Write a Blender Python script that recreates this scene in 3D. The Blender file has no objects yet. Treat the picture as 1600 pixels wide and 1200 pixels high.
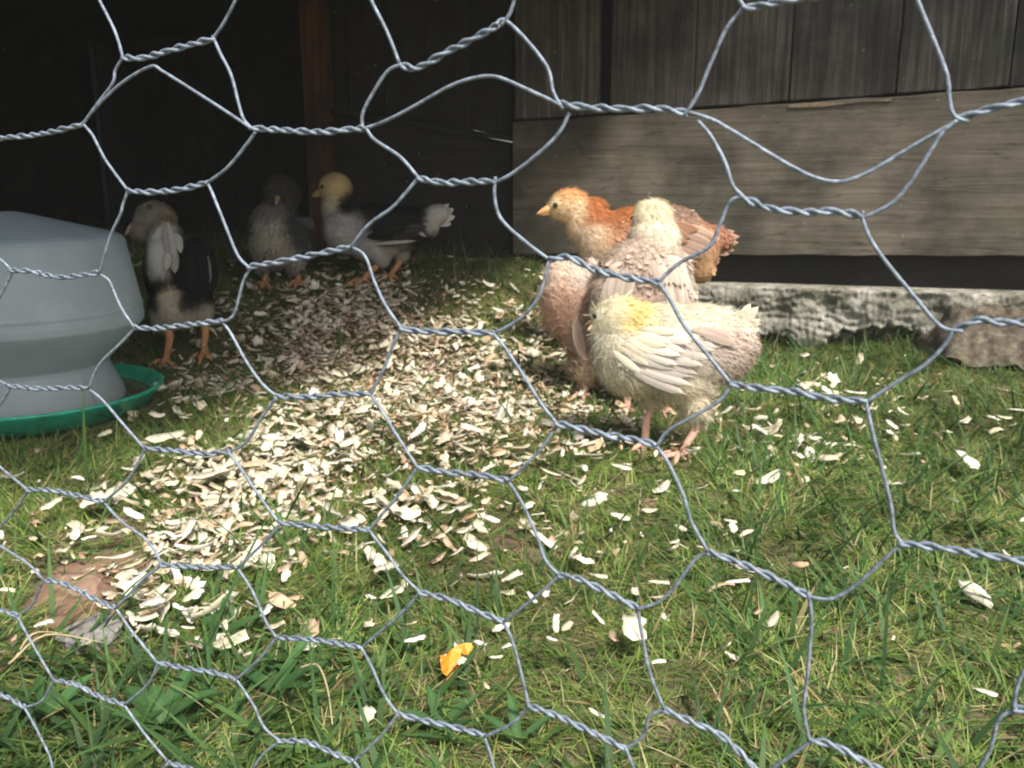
import bpy, bmesh, math, random
import numpy as np
from mathutils import Vector, Matrix, noise
from mathutils.bvhtree import BVHTree
R = math.radians
rng = np.random.default_rng(7); random.seed(7)
SC = bpy.context.scene
COL = SC.collection

# ------------------------------------------------------------------ camera, light, exposure
FPX = 1400.0; PITCH = R(13.0); CAM = Vector((0, 0, 0.33))
cd = bpy.data.cameras.new('camera'); cam = bpy.data.objects.new('camera', cd); COL.objects.link(cam)
cam.location = CAM; cam.rotation_euler = (R(90) - PITCH, 0, 0)
cd.sensor_width = 36; cd.lens = 36 * FPX / 1600; cd.clip_start = 0.02; cd.clip_end = 500
cd.dof.use_dof = True; cd.dof.focus_distance = 0.42; cd.dof.aperture_fstop = 32
SC.camera = cam
SC.render.engine = 'CYCLES'
SUN_EL, SUN_AZ = 52.0, 150.0      # azimuth: compass style from +Y clockwise; sun behind the camera, to its right
W = bpy.data.worlds.new('World'); SC.world = W; W.use_nodes = True
nt = W.node_tree; nt.nodes.clear()
sky = nt.nodes.new('ShaderNodeTexSky'); sky.sky_type = 'NISHITA'; sky.sun_disc = False
sky.sun_elevation = R(SUN_EL); sky.sun_rotation = R(SUN_AZ)
bg = nt.nodes.new('ShaderNodeBackground'); bg.inputs['Strength'].default_value = 0.12
sky.dust_density = 4.0; sky.ozone_density = 0.6
wo = nt.nodes.new('ShaderNodeOutputWorld')
nt.links.new(sky.outputs[0], bg.inputs[0]); nt.links.new(bg.outputs[0], wo.inputs[0])
sl = bpy.data.lights.new('sun', 'SUN'); so = bpy.data.objects.new('sun', sl); COL.objects.link(so)
sl.energy = 3.4; sl.angle = R(9.0); sl.color = (1.0, 0.95, 0.86)
sd = Vector((math.sin(R(SUN_AZ)) * math.cos(R(SUN_EL)), math.cos(R(SUN_AZ)) * math.cos(R(SUN_EL)), math.sin(R(SUN_EL))))
so.rotation_euler = sd.to_track_quat('Z', 'Y').to_euler(); so.location = sd * 20
SC.view_settings.view_transform = 'Standard'; SC.view_settings.look = 'None'
SC.view_settings.exposure = 0.74; SC.view_settings.gamma = 1.0; SC.view_settings.use_curve_mapping = False
SC.cycles.max_bounces = 6; SC.cycles.transparent_max_bounces = 8
SC.cycles.use_denoising = True; SC.cycles.filter_width = 1.9; SC.cycles.volume_bounces = 1

# ------------------------------------------------------------------ geometry of the place
Fv = Vector((0, math.cos(PITCH), -math.sin(PITCH))); Uv = Vector((0, math.sin(PITCH), math.cos(PITCH))); Rv = Vector((1, 0, 0))
def ray(px, py): return Fv + Rv * ((px - 800) / FPX) + Uv * ((600 - py) / FPX)
def at(px, py, d): return CAM + ray(px, py) * d
def sst(t):
    t = np.clip(t, 0, 1); return t * t * (3 - 2 * t)
def gz(x, y):
    x = np.asarray(x, float); y = np.asarray(y, float)
    h = 0.145 * sst((y - 1.42) / 0.62) * sst((0.50 - x) / 0.5)
    h = h + 0.03 * sst((y - 1.30 + 0.42 * (x - 0.6)) / 0.5) * sst((x - .5) / .3)
    h = h + 0.005 * (np.sin(x * 9.1 + 1.3 * np.sin(y * 6.3)) + np.sin(y * 11.7 + x * 5.1 + 2))
    h = h + 0.002 * (np.sin(x * 37 + y * 13) + np.sin(y * 41 - x * 23 + 1))
    return h
def ghit(px, py):
    r = ray(px, py); d = 0.2
    while d < 8:
        p = CAM + r * d
        if p.z <= float(gz(p.x, p.y)): break
        d += 0.004
    return p, d
def proj(x, y, z):
    dx, dy, dz = x - CAM.x, y - CAM.y, z - CAM.z
    w = dy * Fv.y + dz * Fv.z
    w = np.maximum(w, 1e-3)
    return 800 + FPX * dx / w, 600 - FPX * (dy * Uv.y + dz * Uv.z) / w
W0 = Vector((0.57, 1.79, 0)); WT = Vector((0.912, -0.410, 0)).normalized(); WN = Vector((WT.y, -WT.x, 0))
if WN.y > 0: WN = -WN
def wallhit(px, py, off=0.0):
    r = ray(px, py); o = W0 + WN * off
    t = (o - CAM).dot(WN) / r.dot(WN); p = CAM + r * t
    return (p - W0).dot(WT), p.z

# ------------------------------------------------------------------ helpers
def mesh_np(name, v, f, cols=None, smooth=True):
    me = bpy.data.meshes.new(name)
    v = np.asarray(v, np.float32); n = len(f)
    if isinstance(f, np.ndarray):
        k = f.shape[1]
        me.vertices.add(len(v)); me.vertices.foreach_set('co', v.ravel())
        me.loops.add(n * k); me.loops.foreach_set('vertex_index', f.astype(np.int32).ravel())
        me.polygons.add(n); me.polygons.foreach_set('loop_start', np.arange(0, n * k, k, dtype=np.int32))
        me.polygons.foreach_set('loop_total', np.full(n, k, np.int32))
        me.update(calc_edges=True)
    else:
        me.from_pydata([tuple(map(float, p)) for p in v], [], f); me.update()
    if smooth: me.polygons.foreach_set('use_smooth', np.ones(len(me.polygons), bool))
    if cols is not None:
        a = me.color_attributes.new('Col', 'FLOAT_COLOR', 'POINT')
        c = np.ones((len(v), 4), np.float32); c[:, :3] = cols
        a.data.foreach_set('color', c.ravel())
    return me
def link(name, me, mat=None, parent=None, **props):
    o = bpy.data.objects.new(name, me); COL.objects.link(o)
    if mat is not None and me is not None and len(me.materials) == 0: me.materials.append(mat)
    if parent is not None: o.parent = parent
    for k, v in props.items(): o[k] = v
    return o
def thing(name, label, cat, loc=(0, 0, 0), group=None):
    o = bpy.data.objects.new(name, None); COL.objects.link(o); o.location = loc
    o.empty_display_size = 0.05
    o['label'] = label; o['category'] = cat
    if group: o['group'] = group
    return o
def reloc(o, root):      # geometry is written in world space: keep it there under a root that stands elsewhere
    o.matrix_parent_inverse = Matrix.Translation(-Vector(root.location))

def new_mat(name):
    m = bpy.data.materials.new(name); m.use_nodes = True
    n = m.node_tree.nodes; b = n['Principled BSDF']
    return m, m.node_tree, b
def nd(nt, typ, **kw):
    x = nt.nodes.new(typ)
    for k, v in kw.items():
        if k in x.inputs: x.inputs[k].default_value = v
        else: setattr(x, k, v)
    return x
def ramp(nt, fac, stops):
    r = nt.nodes.new('ShaderNodeValToRGB'); e = r.color_ramp.elements
    while len(e) < len(stops): e.new(0.5)
    for i, (p, c) in enumerate(stops): e[i].position = p; e[i].color = (*c, 1)
    nt.links.new(fac, r.inputs[0]); return r
def noise_n(nt, vec, scale, detail=4, rough=0.55):
    x = nt.nodes.new('ShaderNodeTexNoise'); x.inputs['Scale'].default_value = scale
    x.inputs['Detail'].default_value = detail; x.inputs['Roughness'].default_value = rough
    if vec is not None: nt.links.new(vec, x.inputs['Vector'])
    return x
def mixc(nt, fac, a, b, mode='MIX'):
    m = nt.nodes.new('ShaderNodeMix'); m.data_type = 'RGBA'; m.blend_type = mode
    if isinstance(fac, float): m.inputs[0].default_value = fac
    else: nt.links.new(fac, m.inputs[0])
    for s, i in ((a, 6), (b, 7)):
        if isinstance(s, tuple): m.inputs[i].default_value = (*s, 1)
        else: nt.links.new(s, m.inputs[i])
    return m.outputs[2]
def bump(nt, h, b, strength, dist):
    x = nt.nodes.new('ShaderNodeBump'); x.inputs['Strength'].default_value = strength; x.inputs['Distance'].default_value = dist
    nt.links.new(h, x.inputs['Height']); nt.links.new(x.outputs[0], b.inputs['Normal']); return x

def wood_mat(name, dark, mid, light, horizontal, green=0.3):
    m, t, b = new_mat(name)
    tc = nd(t, 'ShaderNodeTexCoord'); oi = nd(t, 'ShaderNodeObjectInfo')
    add = nd(t, 'ShaderNodeVectorMath', operation='ADD')
    sc = nd(t, 'ShaderNodeVectorMath', operation='SCALE'); sc.inputs['Scale'].default_value = 37.0
    comb = nd(t, 'ShaderNodeCombineXYZ')
    for i in range(3): t.links.new(oi.outputs['Random'], comb.inputs[i])
    t.links.new(comb.outputs[0], sc.inputs[0])
    t.links.new(tc.outputs['Object'], add.inputs[0]); t.links.new(sc.outputs[0], add.inputs[1])
    mp = nd(t, 'ShaderNodeMapping'); t.links.new(add.outputs[0], mp.inputs[0])
    mp.inputs['Scale'].default_value = (2.2, 30, 38) if horizontal else (70, 30, 3)
    g = noise_n(t, mp.outputs[0], 1.6, 7, 0.65)
    big = noise_n(t, add.outputs[0], 6.0, 5, 0.6)
    c = ramp(t, g.outputs[0], [(0.3, dark), (0.5, mid), (0.72, light)])
    st = ramp(t, big.outputs[0], [(0.38, (0.35, 0.35, 0.35)), (0.62, (1.1, 1.08, 1.05))])
    c2 = mixc(t, 1.0, c.outputs[0], st.outputs[0], 'MULTIPLY')
    al = noise_n(t, add.outputs[0], 11.0, 6, 0.7)
    am = ramp(t, al.outputs[0], [(0.52, (0, 0, 0)), (0.7, (green, green, green))])
    c3 = mixc(t, am.outputs[0], c2, (0.055, 0.07, 0.03))
    var = nd(t, 'ShaderNodeMapRange'); var.inputs['To Min'].default_value = 0.75; var.inputs['To Max'].default_value = 1.2
    t.links.new(oi.outputs['Random'], var.inputs[0])
    hs = nd(t, 'ShaderNodeHueSaturation'); t.links.new(c3, hs.inputs['Color']); t.links.new(var.outputs[0], hs.inputs['Value'])
    if horizontal:
        mp2 = nd(t, 'ShaderNodeMapping'); t.links.new(add.outputs[0], mp2.inputs[0]); mp2.inputs['Scale'].default_value = (1.6, 10, 26)
        cr = noise_n(t, mp2.outputs[0], 2.2, 3, 0.5)
        crr = ramp(t, cr.outputs[0], [(0.485, (0, 0, 0)), (0.498, (.75, .75, .75)), (0.511, (0, 0, 0))])
        hs_in = mixc(t, crr.outputs[0], c3, (0.02, 0.016, 0.012)); t.links.new(hs_in, hs.inputs['Color'])
    sp = noise_n(t, add.outputs[0], 90.0, 2, 0.5)
    spr = ramp(t, sp.outputs[0], [(0.74, (0, 0, 0)), (0.78, (0.6, 0.6, 0.6))])
    c4 = mixc(t, spr.outputs[0], hs.outputs[0], (0.4, 0.38, 0.33))
    t.links.new(c4, b.inputs['Base Color']); b.inputs['Roughness'].default_value = 0.85
    bump(t, g.outputs[0], b, 0.7, 0.004)
    return m

def attr_mat(name, rough=0.85, trans=0.0, nscale=300, nstr=0.25, fallback=None):
    m, t, b = new_mat(name)
    a = nd(t, 'ShaderNodeAttribute', attribute_name='Col')
    tc = nd(t, 'ShaderNodeTexCoord'); n = noise_n(t, tc.outputs['Object'], nscale, 3)
    v = nd(t, 'ShaderNodeMapRange'); v.inputs['To Min'].default_value = 1 - nstr; v.inputs['To Max'].default_value = 1 + nstr
    t.links.new(n.outputs[0], v.inputs[0])
    hs = nd(t, 'ShaderNodeHueSaturation'); t.links.new(a.outputs['Color'], hs.inputs['Color']); t.links.new(v.outputs[0], hs.inputs['Value'])
    t.links.new(hs.outputs[0], b.inputs['Base Color']); b.inputs['Roughness'].default_value = rough
    b.inputs['Specular IOR Level'].default_value = 0.25
    if trans > 0:
        tr = nd(t, 'ShaderNodeBsdfTranslucent'); t.links.new(hs.outputs[0], tr.inputs[0])
        mx = nd(t, 'ShaderNodeMixShader'); mx.inputs[0].default_value = trans
        t.links.new(b.outputs[0], mx.inputs[1]); t.links.new(tr.outputs[0], mx.inputs[2])
        out = [x for x in t.nodes if x.type == 'OUTPUT_MATERIAL'][0]; t.links.new(mx.outputs[0], out.inputs[0])
    return m

M_WOODV = wood_mat('weathered_board', (0.022, 0.019, 0.016), (0.065, 0.058, 0.048), (0.17, 0.155, 0.13), False, 0.5)
M_WOODH = wood_mat('weathered_plank', (0.085, 0.072, 0.053), (0.115, 0.10, 0.076), (0.15, 0.13, 0.10), True, 0.35)
M_WOODD = wood_mat('shade_darkened_wood', (0.006, 0.005, 0.004), (0.014, 0.011, 0.008), (0.03, 0.022, 0.016), True, 0.2)  # near-black base colour puts the shade of bay and recesses into the wood
M_WOODDV = wood_mat('shade_darkened_board', (0.005, 0.004, 0.003), (0.011, 0.008, 0.006), (0.022, 0.016, 0.012), False, 0.2)  # upright boards likewise, bay shade held in the colour
M_POST = wood_mat('brown_post', (0.03, 0.011, 0.004), (0.07, 0.026, 0.008), (0.15, 0.06, 0.02), False, 0.0)
M_GRASS = attr_mat('grass_blades', 0.55, 0.35, 60, 0.15)
M_CHIPS = attr_mat('wood_shavings', 0.75, 0.2, 400, 0.15)
M_PLUME = attr_mat('plumage', 0.9, 0.3, 500, 0.12)
M_SKIN = attr_mat('down_skin', 0.95, 0.0, 350, 0.2)
M_LEAF = attr_mat('weed_leaf', 0.5, 0.3, 90, 0.2)
def plain(name, col, rough=0.6, **kw):
    m, t, b = new_mat(name)
    tc = nd(t, 'ShaderNodeTexCoord'); n = noise_n(t, tc.outputs['Object'], kw.get('ns', 120), 4)
    k = kw.get('var', 0.2)
    c = ramp(t, n.outputs[0], [(0.3, tuple(x * (1 - k) for x in col)), (0.7, tuple(min(1, x * (1 + k)) for x in col))])
    t.links.new(c.outputs[0], b.inputs['Base Color']); b.inputs['Roughness'].default_value = rough
    if 'metal' in kw: b.inputs['Metallic'].default_value = kw['metal']
    if 'bump' in kw: bump(t, n.outputs[0], b, kw['bump'], 0.002)
    return m
M_EYE = plain('eye_black', (0.01, 0.008, 0.006), 0.12)
M_WIRE = plain('galvanised_wire', (0.20, 0.24, 0.29), 0.6, metal=0.25, ns=420, var=0.5, bump=0.3)
def leg_mat(name, c): return plain(name, c, 0.6, ns=500, var=0.25, bump=0.5)

# ------------------------------------------------------------------ ground
def make_ground():
    def axis(lo, hi, fine_lo, fine_hi, step):
        a = np.arange(fine_lo, fine_hi + 1e-6, step)
        k = np.geomspace(step * 1.5, 1, 14)
        left = fine_lo - np.cumsum(k) * (fine_lo - lo) / np.cumsum(k)[-1]
        right = fine_hi + np.cumsum(k) * (hi - fine_hi) / np.cumsum(k)[-1]
        return np.concatenate([left[::-1], a, right])
    xs = axis(-30, 30, -2.2, 1.9, 0.02); ys = axis(-30, 30, 0.1, 2.5, 0.02)
    X, Y = np.meshgrid(xs, ys); Z = gz(X, Y)
    v = np.stack([X, Y, Z], -1).reshape(-1, 3); nx, ny = len(xs), len(ys)
    i = np.arange(nx * ny).reshape(ny, nx)
    f = np.stack([i[:-1, :-1], i[:-1, 1:], i[1:, 1:], i[1:, :-1]], -1).reshape(-1, 4)
    m, t, b = new_mat('soil_and_turf')
    tc = nd(t, 'ShaderNodeTexCoord')
    n1 = noise_n(t, tc.outputs['Object'], 9, 6, 0.6); n2 = noise_n(t, tc.outputs['Object'], 140, 6, 0.7)
    c1 = ramp(t, n1.outputs[0], [(0.4, (0.12, 0.14, 0.045)), (0.6, (0.18, 0.14, 0.08))])
    c2 = ramp(t, n2.outputs[0], [(0.3, (0.5, 0.5, 0.5)), (0.7, (1.3, 1.3, 1.3))])
    t.links.new(mixc(t, 1.0, c1.outputs[0], c2.outputs[0], 'MULTIPLY'), b.inputs['Base Color'])
    b.inputs['Roughness'].default_value = 0.95; bump(t, n2.outputs[0], b, 0.9, 0.006)
    g = link('ground', mesh_np('ground', v, f), m, kind='structure')
make_ground()

# ------------------------------------------------------------------ shed
WROT = math.atan2(WT.y, WT.x)
shed = thing('wooden_shed', 'weathered timber shed with upright boards, a wide plank and a dark open bay', 'shed', W0)
shed.rotation_euler = (0, 0, WROT)
# local frame of the shed: x along the wall, -y toward the camera, z up
def prism(name, q, off, th, mat, parent=shed, n=1, wob=0.0015, **props):
    """q: four (s,z) corners, counter-clockwise from lower left; off: distance of the face in front of the wall plane"""
    (a, b, c, d) = [np.array(p, float) for p in q]
    bm = bmesh.new(); K = max(2, n); front = []; back = []
    for j in range(2):
        rf, rb = [], []
        for i in range(K + 1):
            u = i / K; lo = a * (1 - u) + b * u; hi = d * (1 - u) + c * u
            p = lo if j == 0 else hi
            w = wob * math.sin(i * 12.9 + j * 4 + off * 99 + p[0] * 31)
            rf.append(bm.verts.new((p[0], -off, p[1] + w))); rb.append(bm.verts.new((p[0], -off + th, p[1] + w)))
        front.append(rf); back.append(rb)
    for i in range(K):
        bm.faces.new((front[0][i], front[0][i + 1], front[1][i + 1], front[1][i]))
        bm.faces.new((back[0][i + 1], back[0][i], back[1][i], back[1][i + 1]))
        bm.faces.new((front[1][i], front[1][i + 1], back[1][i + 1], back[1][i]))
        bm.faces.new((back[0][i], back[0][i + 1], front[0][i + 1], front[0][i]))
    bm.faces.new((front[0][0], front[1][0], back[1][0], back[0][0]))
    bm.faces.new((front[1][K], front[0][K], back[0][K], back[1][K]))
    bmesh.ops.recalc_face_normals(bm, faces=bm.faces)
    me = bpy.data.meshes.new(name); bm.to_mesh(me); bm.free()
    o = link(name, me, mat, parent, **props)
    bv = o.modifiers.new('bevel', 'BEVEL'); bv.width = 0.0015; bv.segments = 1
    return o
def pq(pxs, off): return [wallhit(x, y, off) for x, y in pxs]
seam = lambda x: 190 - (x - 800) * 0.0685
TOPZ = 1.02
edges = [803, 934, 952, 1082, 1232, 1400, 1576, 1760, 1960, 2200]
for i in range(len(edges) - 1):
    if edges[i] == 934: continue
    off = 0.012 + 0.004 * ((i * 7) % 3)
    x0, x1 = edges[i] + 1.0, edges[i + 1] - 1.0
    s0, z0 = wallhit(x0, seam(x0) - 2.5, off); s1, z1 = wallhit(x1, seam(x1) - 2.5, off)
    prism('board', [(s0, z0), (s1, z1), (s1, TOPZ), (s0, TOPZ)], off, 0.02, M_WOODV, n=3)
# the dark slot left between two boards: backing sheet behind everything
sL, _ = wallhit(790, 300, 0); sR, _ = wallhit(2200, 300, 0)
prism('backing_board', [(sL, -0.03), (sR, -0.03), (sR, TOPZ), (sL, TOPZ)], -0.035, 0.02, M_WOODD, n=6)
# wide horizontal plank
prism('plank', pq([(801, 397), (1760, 401), (1760, seam(1760) + 1.5), (801, seam(801) + 1.5)], 0.03), 0.03, 0.035, M_WOODH, n=24, wob=0.0012)
# splinters along the seam
# recessed sill
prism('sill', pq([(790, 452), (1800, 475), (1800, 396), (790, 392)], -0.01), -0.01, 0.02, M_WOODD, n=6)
# left bay: shade-coloured boards above a shade-coloured plank, between the post and the plank's end
le = [512, 545, 602, 668, 735, 799]
for i in range(len(le) - 1):
    off = -0.012 + 0.004 * (i % 2)
    x0, x1 = le[i] + 1, le[i + 1] - 1
    s0, z0 = wallhit(x0, 168 + (x0 - 515) * 0.16, off); s1, z1 = wallhit(x1, 168 + (x1 - 515) * 0.16, off)
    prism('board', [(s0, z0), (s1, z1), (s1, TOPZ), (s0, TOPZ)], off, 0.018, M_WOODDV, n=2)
prism('plank', pq([(505, 425), (799, 425), (799, 222), (505, 176)], -0.005), -0.005, 0.02, M_WOODD, n=6, label='lower plank beside the post, coloured dark for shade')
prism('rail', pq([(505, 176), (799, 222), (799, 213), (505, 167)], 0.008), 0.008, 0.03, M_WOODD, n=3)
s0, _ = wallhit(482, 200, 0.03); s1, _ = wallhit(509, 200, 0.03)
prism('post', [(s0, 0.02), (s1, 0.02), (s1, TOPZ), (s0, TOPZ)], 0.045, 0.05, M_POST)
# bay interior: back wall, added left wall
S0 = s0
def box_s(name, x0, x1, y0, y1, z0, z1, mat, **props):
    bm = bmesh.new(); bmesh.ops.create_cube(bm, size=1)
    for v in bm.verts: v.co = ((x0 + x1) / 2 + v.co.x * (x1 - x0), (y0 + y1) / 2 + v.co.y * (y1 - y0), (z0 + z1) / 2 + v.co.z * (z1 - z0))
    me = bpy.data.meshes.new(name); bm.to_mesh(me); bm.free()
    return link(name, me, mat, shed, **props)
nb = 11; xw = (S0 + 2.35) / nb if False else 0.15
for i in range(14):
    x1_ = S0 + 0.1 - i * 0.15
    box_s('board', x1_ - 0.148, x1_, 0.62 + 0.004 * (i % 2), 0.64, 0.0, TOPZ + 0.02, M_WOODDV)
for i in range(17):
    box_s('side_board', S0 - 1.42, S0 - 1.4, 0.60 - (i + 1) * 0.15, 0.60 - i * 0.15 - 0.002, 0.0, TOPZ + 0.02, M_WOODDV)  # set close and carried forward to block sky light from the left
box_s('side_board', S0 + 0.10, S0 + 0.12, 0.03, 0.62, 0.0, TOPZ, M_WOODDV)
# unseen roof over the bay, lowered and drawn forward to darken it, narrow eave over the rest of the wall
RB = 0.0
sE = (Vector((0.20, 1.42, 0)) - W0).dot(WT)
sE += 0.04
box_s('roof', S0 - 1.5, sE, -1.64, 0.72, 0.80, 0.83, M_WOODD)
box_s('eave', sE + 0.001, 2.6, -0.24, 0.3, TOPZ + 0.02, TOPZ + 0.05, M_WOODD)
box_s('gutter_board', sE + 0.002, 2.6, -0.265, -0.242, TOPZ - 0.05, TOPZ + 0.05, M_WOODV)

# splinters / torn edge on the plank (thin raised slivers)
def splinter(px0, px1, dy, w):
    s0_, z0_ = wallhit(px0, seam(px0) + dy, 0.034); s1_, z1_ = wallhit(px1, seam(px1) + dy, 0.034)
    prism('splinter', [(s0_, z0_ - w * .4), (s1_, z1_ - w * .2), (s1_, z1_ + w * .2), (s0_, z0_ + w)], 0.034, 0.006, M_SPL, n=6, wob=0.0018)
M_SPL = plain('raw_wood', (0.20, 0.155, 0.10), 0.8, ns=90, var=0.4)
splinter(1232, 1392, 7, 0.005); 

# ------------------------------------------------------------------ thin haze volume, added to stand in for lens veil
def haze():
    bm = bmesh.new(); bmesh.ops.create_cube(bm, size=1)
    for v in bm.verts: v.co = (v.co.x * 64, v.co.y * 64, v.co.z * 2.4 + 0.1)
    me = bpy.data.meshes.new('haze'); bm.to_mesh(me); bm.free()
    m = bpy.data.materials.new('lens_veil_haze'); m.use_nodes = True; t = m.node_tree; t.nodes.clear()
    o = t.nodes.new('ShaderNodeOutputMaterial'); p = t.nodes.new('ShaderNodeVolumePrincipled')
    p.inputs['Color'].default_value = (0.93, 0.95, 0.97, 1); p.inputs['Density'].default_value = HAZE; p.inputs['Anisotropy'].default_value = 0.0
    t.links.new(p.outputs[0], o.inputs['Volume']); link('haze', me, m, kind='stuff')
HAZE = 0.007
haze()

# ------------------------------------------------------------------ concrete footing
def footing():
    N, K = 460, 44
    sA, sB = wallhit(1000, 450, 0.06)[0], wallhit(1900, 450, 0.06)[0]
    v = []; prof = []
    for i in range(N + 1):
        s = sA + (sB - sA) * i / N
        P = W0 + WT * s
        # lower edge height, jagged with one hollow
        px, _ = proj(P.x, P.y, 0.1); px = float(px)
        top = wallhit(px, 447 + (px - 1200) * 0.03, 0.05)[1]
        low_px = 520 + 30 * math.exp(-((px - 1278) / 24) ** 2) - 13 * math.exp(-((px - 1385) / 55) ** 2) + 6 * noise.noise((px * 0.03, 0, 0)) + 2.5 * noise.noise((px * .12, 4, 0))
        low = wallhit(px, low_px, 0.05)[1]
        if px < 1215: low = min(low, top - 0.075)
        for k in range(K + 1):
            if k < 4: y, z = 0.02 - 0.08 * k / 4, top
            else:
                z = top - 0.002 - (k - 4) / (K - 4) * (top + 0.05); y = -0.062
                q = Vector((s, 0, z)); e = low - z + 0.012 * noise.noise(q * 55) + .006 * noise.noise(q * 140)
                y += 0.055 * float(sst(e / 0.012))
                y += 0.012 * noise.noise(q * 16) + abs(noise.noise(Vector((s * 22, 2, z * 75)))) * 0.013 + 0.0025 * noise.noise(q * 150) - 0.004
            v.append((s, y, z))
    f = []
    for i in range(N):
        for k in range(K):
            a = i * (K + 1) + k; f.append((a, a + 1, a + K + 2, a + K + 1))
    m, t, b = new_mat('crumbling_concrete')
    tc = nd(t, 'ShaderNodeTexCoord')
    n1 = noise_n(t, tc.outputs['Object'], 75, 8, 0.7); n2 = noise_n(t, tc.outputs['Object'], 14, 5, 0.6)
    c = ramp(t, n1.outputs[0], [(0.34, (0.08, 0.072, 0.058)), (0.45, (0.27, 0.26, 0.22)), (0.65, (0.42, 0.41, 0.37))])
    c2 = ramp(t, n2.outputs[0], [(0.38, (0.4, 0.4, 0.33)), (0.58, (1.1, 1.1, 1.08))])
    t.links.new(mixc(t, 1.0, c.outputs[0], c2.outputs[0], 'MULTIPLY'), b.inputs['Base Color'])
    b.inputs['Roughness'].default_value = 0.95; bump(t, n1.outputs[0], b, 0.6, 0.003)
    r = thing('concrete_footing', 'pale crumbling concrete footing strip below the shed wall', 'footing', W0); r.rotation_euler = (0, 0, WROT)
    link('concrete_strip', mesh_np('strip', v, f), m, r)
    # brown earthy rubble bank under the strip on the right
    v = []; f = []; N, K = 260, 22
    for i in range(N + 1):
        s = sA + (sB - sA) * i / N
        P = W0 + WT * s; px = float(proj(P.x, P.y, 0.05)[0])
        rr_ = float(sst((px - 1405) / 90)); bulge = 0.04 + 0.17 * rr_
        for k in range(K + 1):
            u = k / K
            y = -bulge * u - .005; z = (0.03 + 0.075 * rr_) * (1 - u ** 2.2) - 0.012 * u + float(gz(P.x, P.y)) * u
            z += .016 * noise.noise(Vector((s * 26, u * 5, 8))) + .008 * noise.noise(Vector((s * 70, u * 14, 3)))
            y += noise.noise(Vector((s * 18, z * 20, 5))) * 0.018 + noise.noise(Vector((s * 55, z * 60, 5))) * 0.007
            v.append((s, y + 0.012, z))
    for i in range(N):
        for k in range(K):
            a = i * (K + 1) + k; f.append((a, a + 1, a + K + 2, a + K + 1))
    m2, t, b = new_mat('earth_bank')
    tc = nd(t, 'ShaderNodeTexCoord'); n1 = noise_n(t, tc.outputs['Object'], 55, 8, 0.7)
    c = ramp(t, n1.outputs[0], [(0.35, (0.04, 0.033, 0.022)), (0.55, (0.12, 0.1, 0.07)), (0.72, (0.24, 0.21, 0.16))])
    t.links.new(c.outputs[0], b.inputs['Base Color']); b.inputs['Roughness'].default_value = 0.95; bump(t, n1.outputs[0], b, 1.0, 0.006)
    o = link('earth_bank', mesh_np('bank', v, f), m2, kind='structure'); o.location = W0; o.rotation_euler = (0, 0, WROT)
footing()

# ------------------------------------------------------------------ tubes / lathes
def tube(path, rad, seg=8, cap=True):
    """path list of Vector, rad float or list -> verts, faces"""
    P = [Vector(p) for p in path]; n = len(P)
    if not hasattr(rad, '__len__'): rad = [rad] * n
    T = [(P[min(i + 1, n - 1)] - P[max(i - 1, 0)]).normalized() for i in range(n)]
    nrm = T[0].orthogonal().normalized(); v, f = [], []
    for i in range(n):
        nrm = (nrm - T[i] * nrm.dot(T[i])).normalized(); bn = T[i].cross(nrm)
        for k in range(seg):
            a = 2 * math.pi * k / seg
            v.append(P[i] + (nrm * math.cos(a) + bn * math.sin(a)) * rad[i])
    for i in range(n - 1):
        for k in range(seg):
            a = i * seg + k; b = i * seg + (k + 1) % seg
            f.append((a, b, b + seg, a + seg))
    if cap:
        f.append(tuple(range(seg - 1, -1, -1))); f.append(tuple(range((n - 1) * seg, n * seg)))
    return v, f
def catmull(pts, sub=8):
    P = [Vector(p) for p in pts]
    if len(P) == 2: return [P[0].lerp(P[1], i / 4) for i in range(5)]
    Q = [P[0] * 2 - P[1]] + P + [P[-1] * 2 - P[-2]]; out = []
    for i in range(1, len(Q) - 2):
        a, b, c, d = Q[i - 1:i + 3]
        for j in range(sub):
            t = j / sub
            out.append(0.5 * ((2 * b) + (c - a) * t + (2 * a - 5 * b + 4 * c - d) * t * t + (3 * b - a - 3 * c + d) * t ** 3))
    out.append(P[-1]); return out
def merge(parts):
    v, f = [], []
    for a, b in parts:
        o = len(v); v += list(a); f += [tuple(i + o for i in q) for q in b]
    return v, f
def lathe(profile, seg=64):
    v, f = [], []
    for r, z in profile:
        for k in range(seg):
            a = 2 * math.pi * k / seg; v.append((r * math.cos(a), r * math.sin(a), z))
    for i in range(len(profile) - 1):
        for k in range(seg):
            a = i * seg + k; b = i * seg + (k + 1) % seg
            f.append((a, b, b + seg, a + seg))
    return v, f

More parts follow.
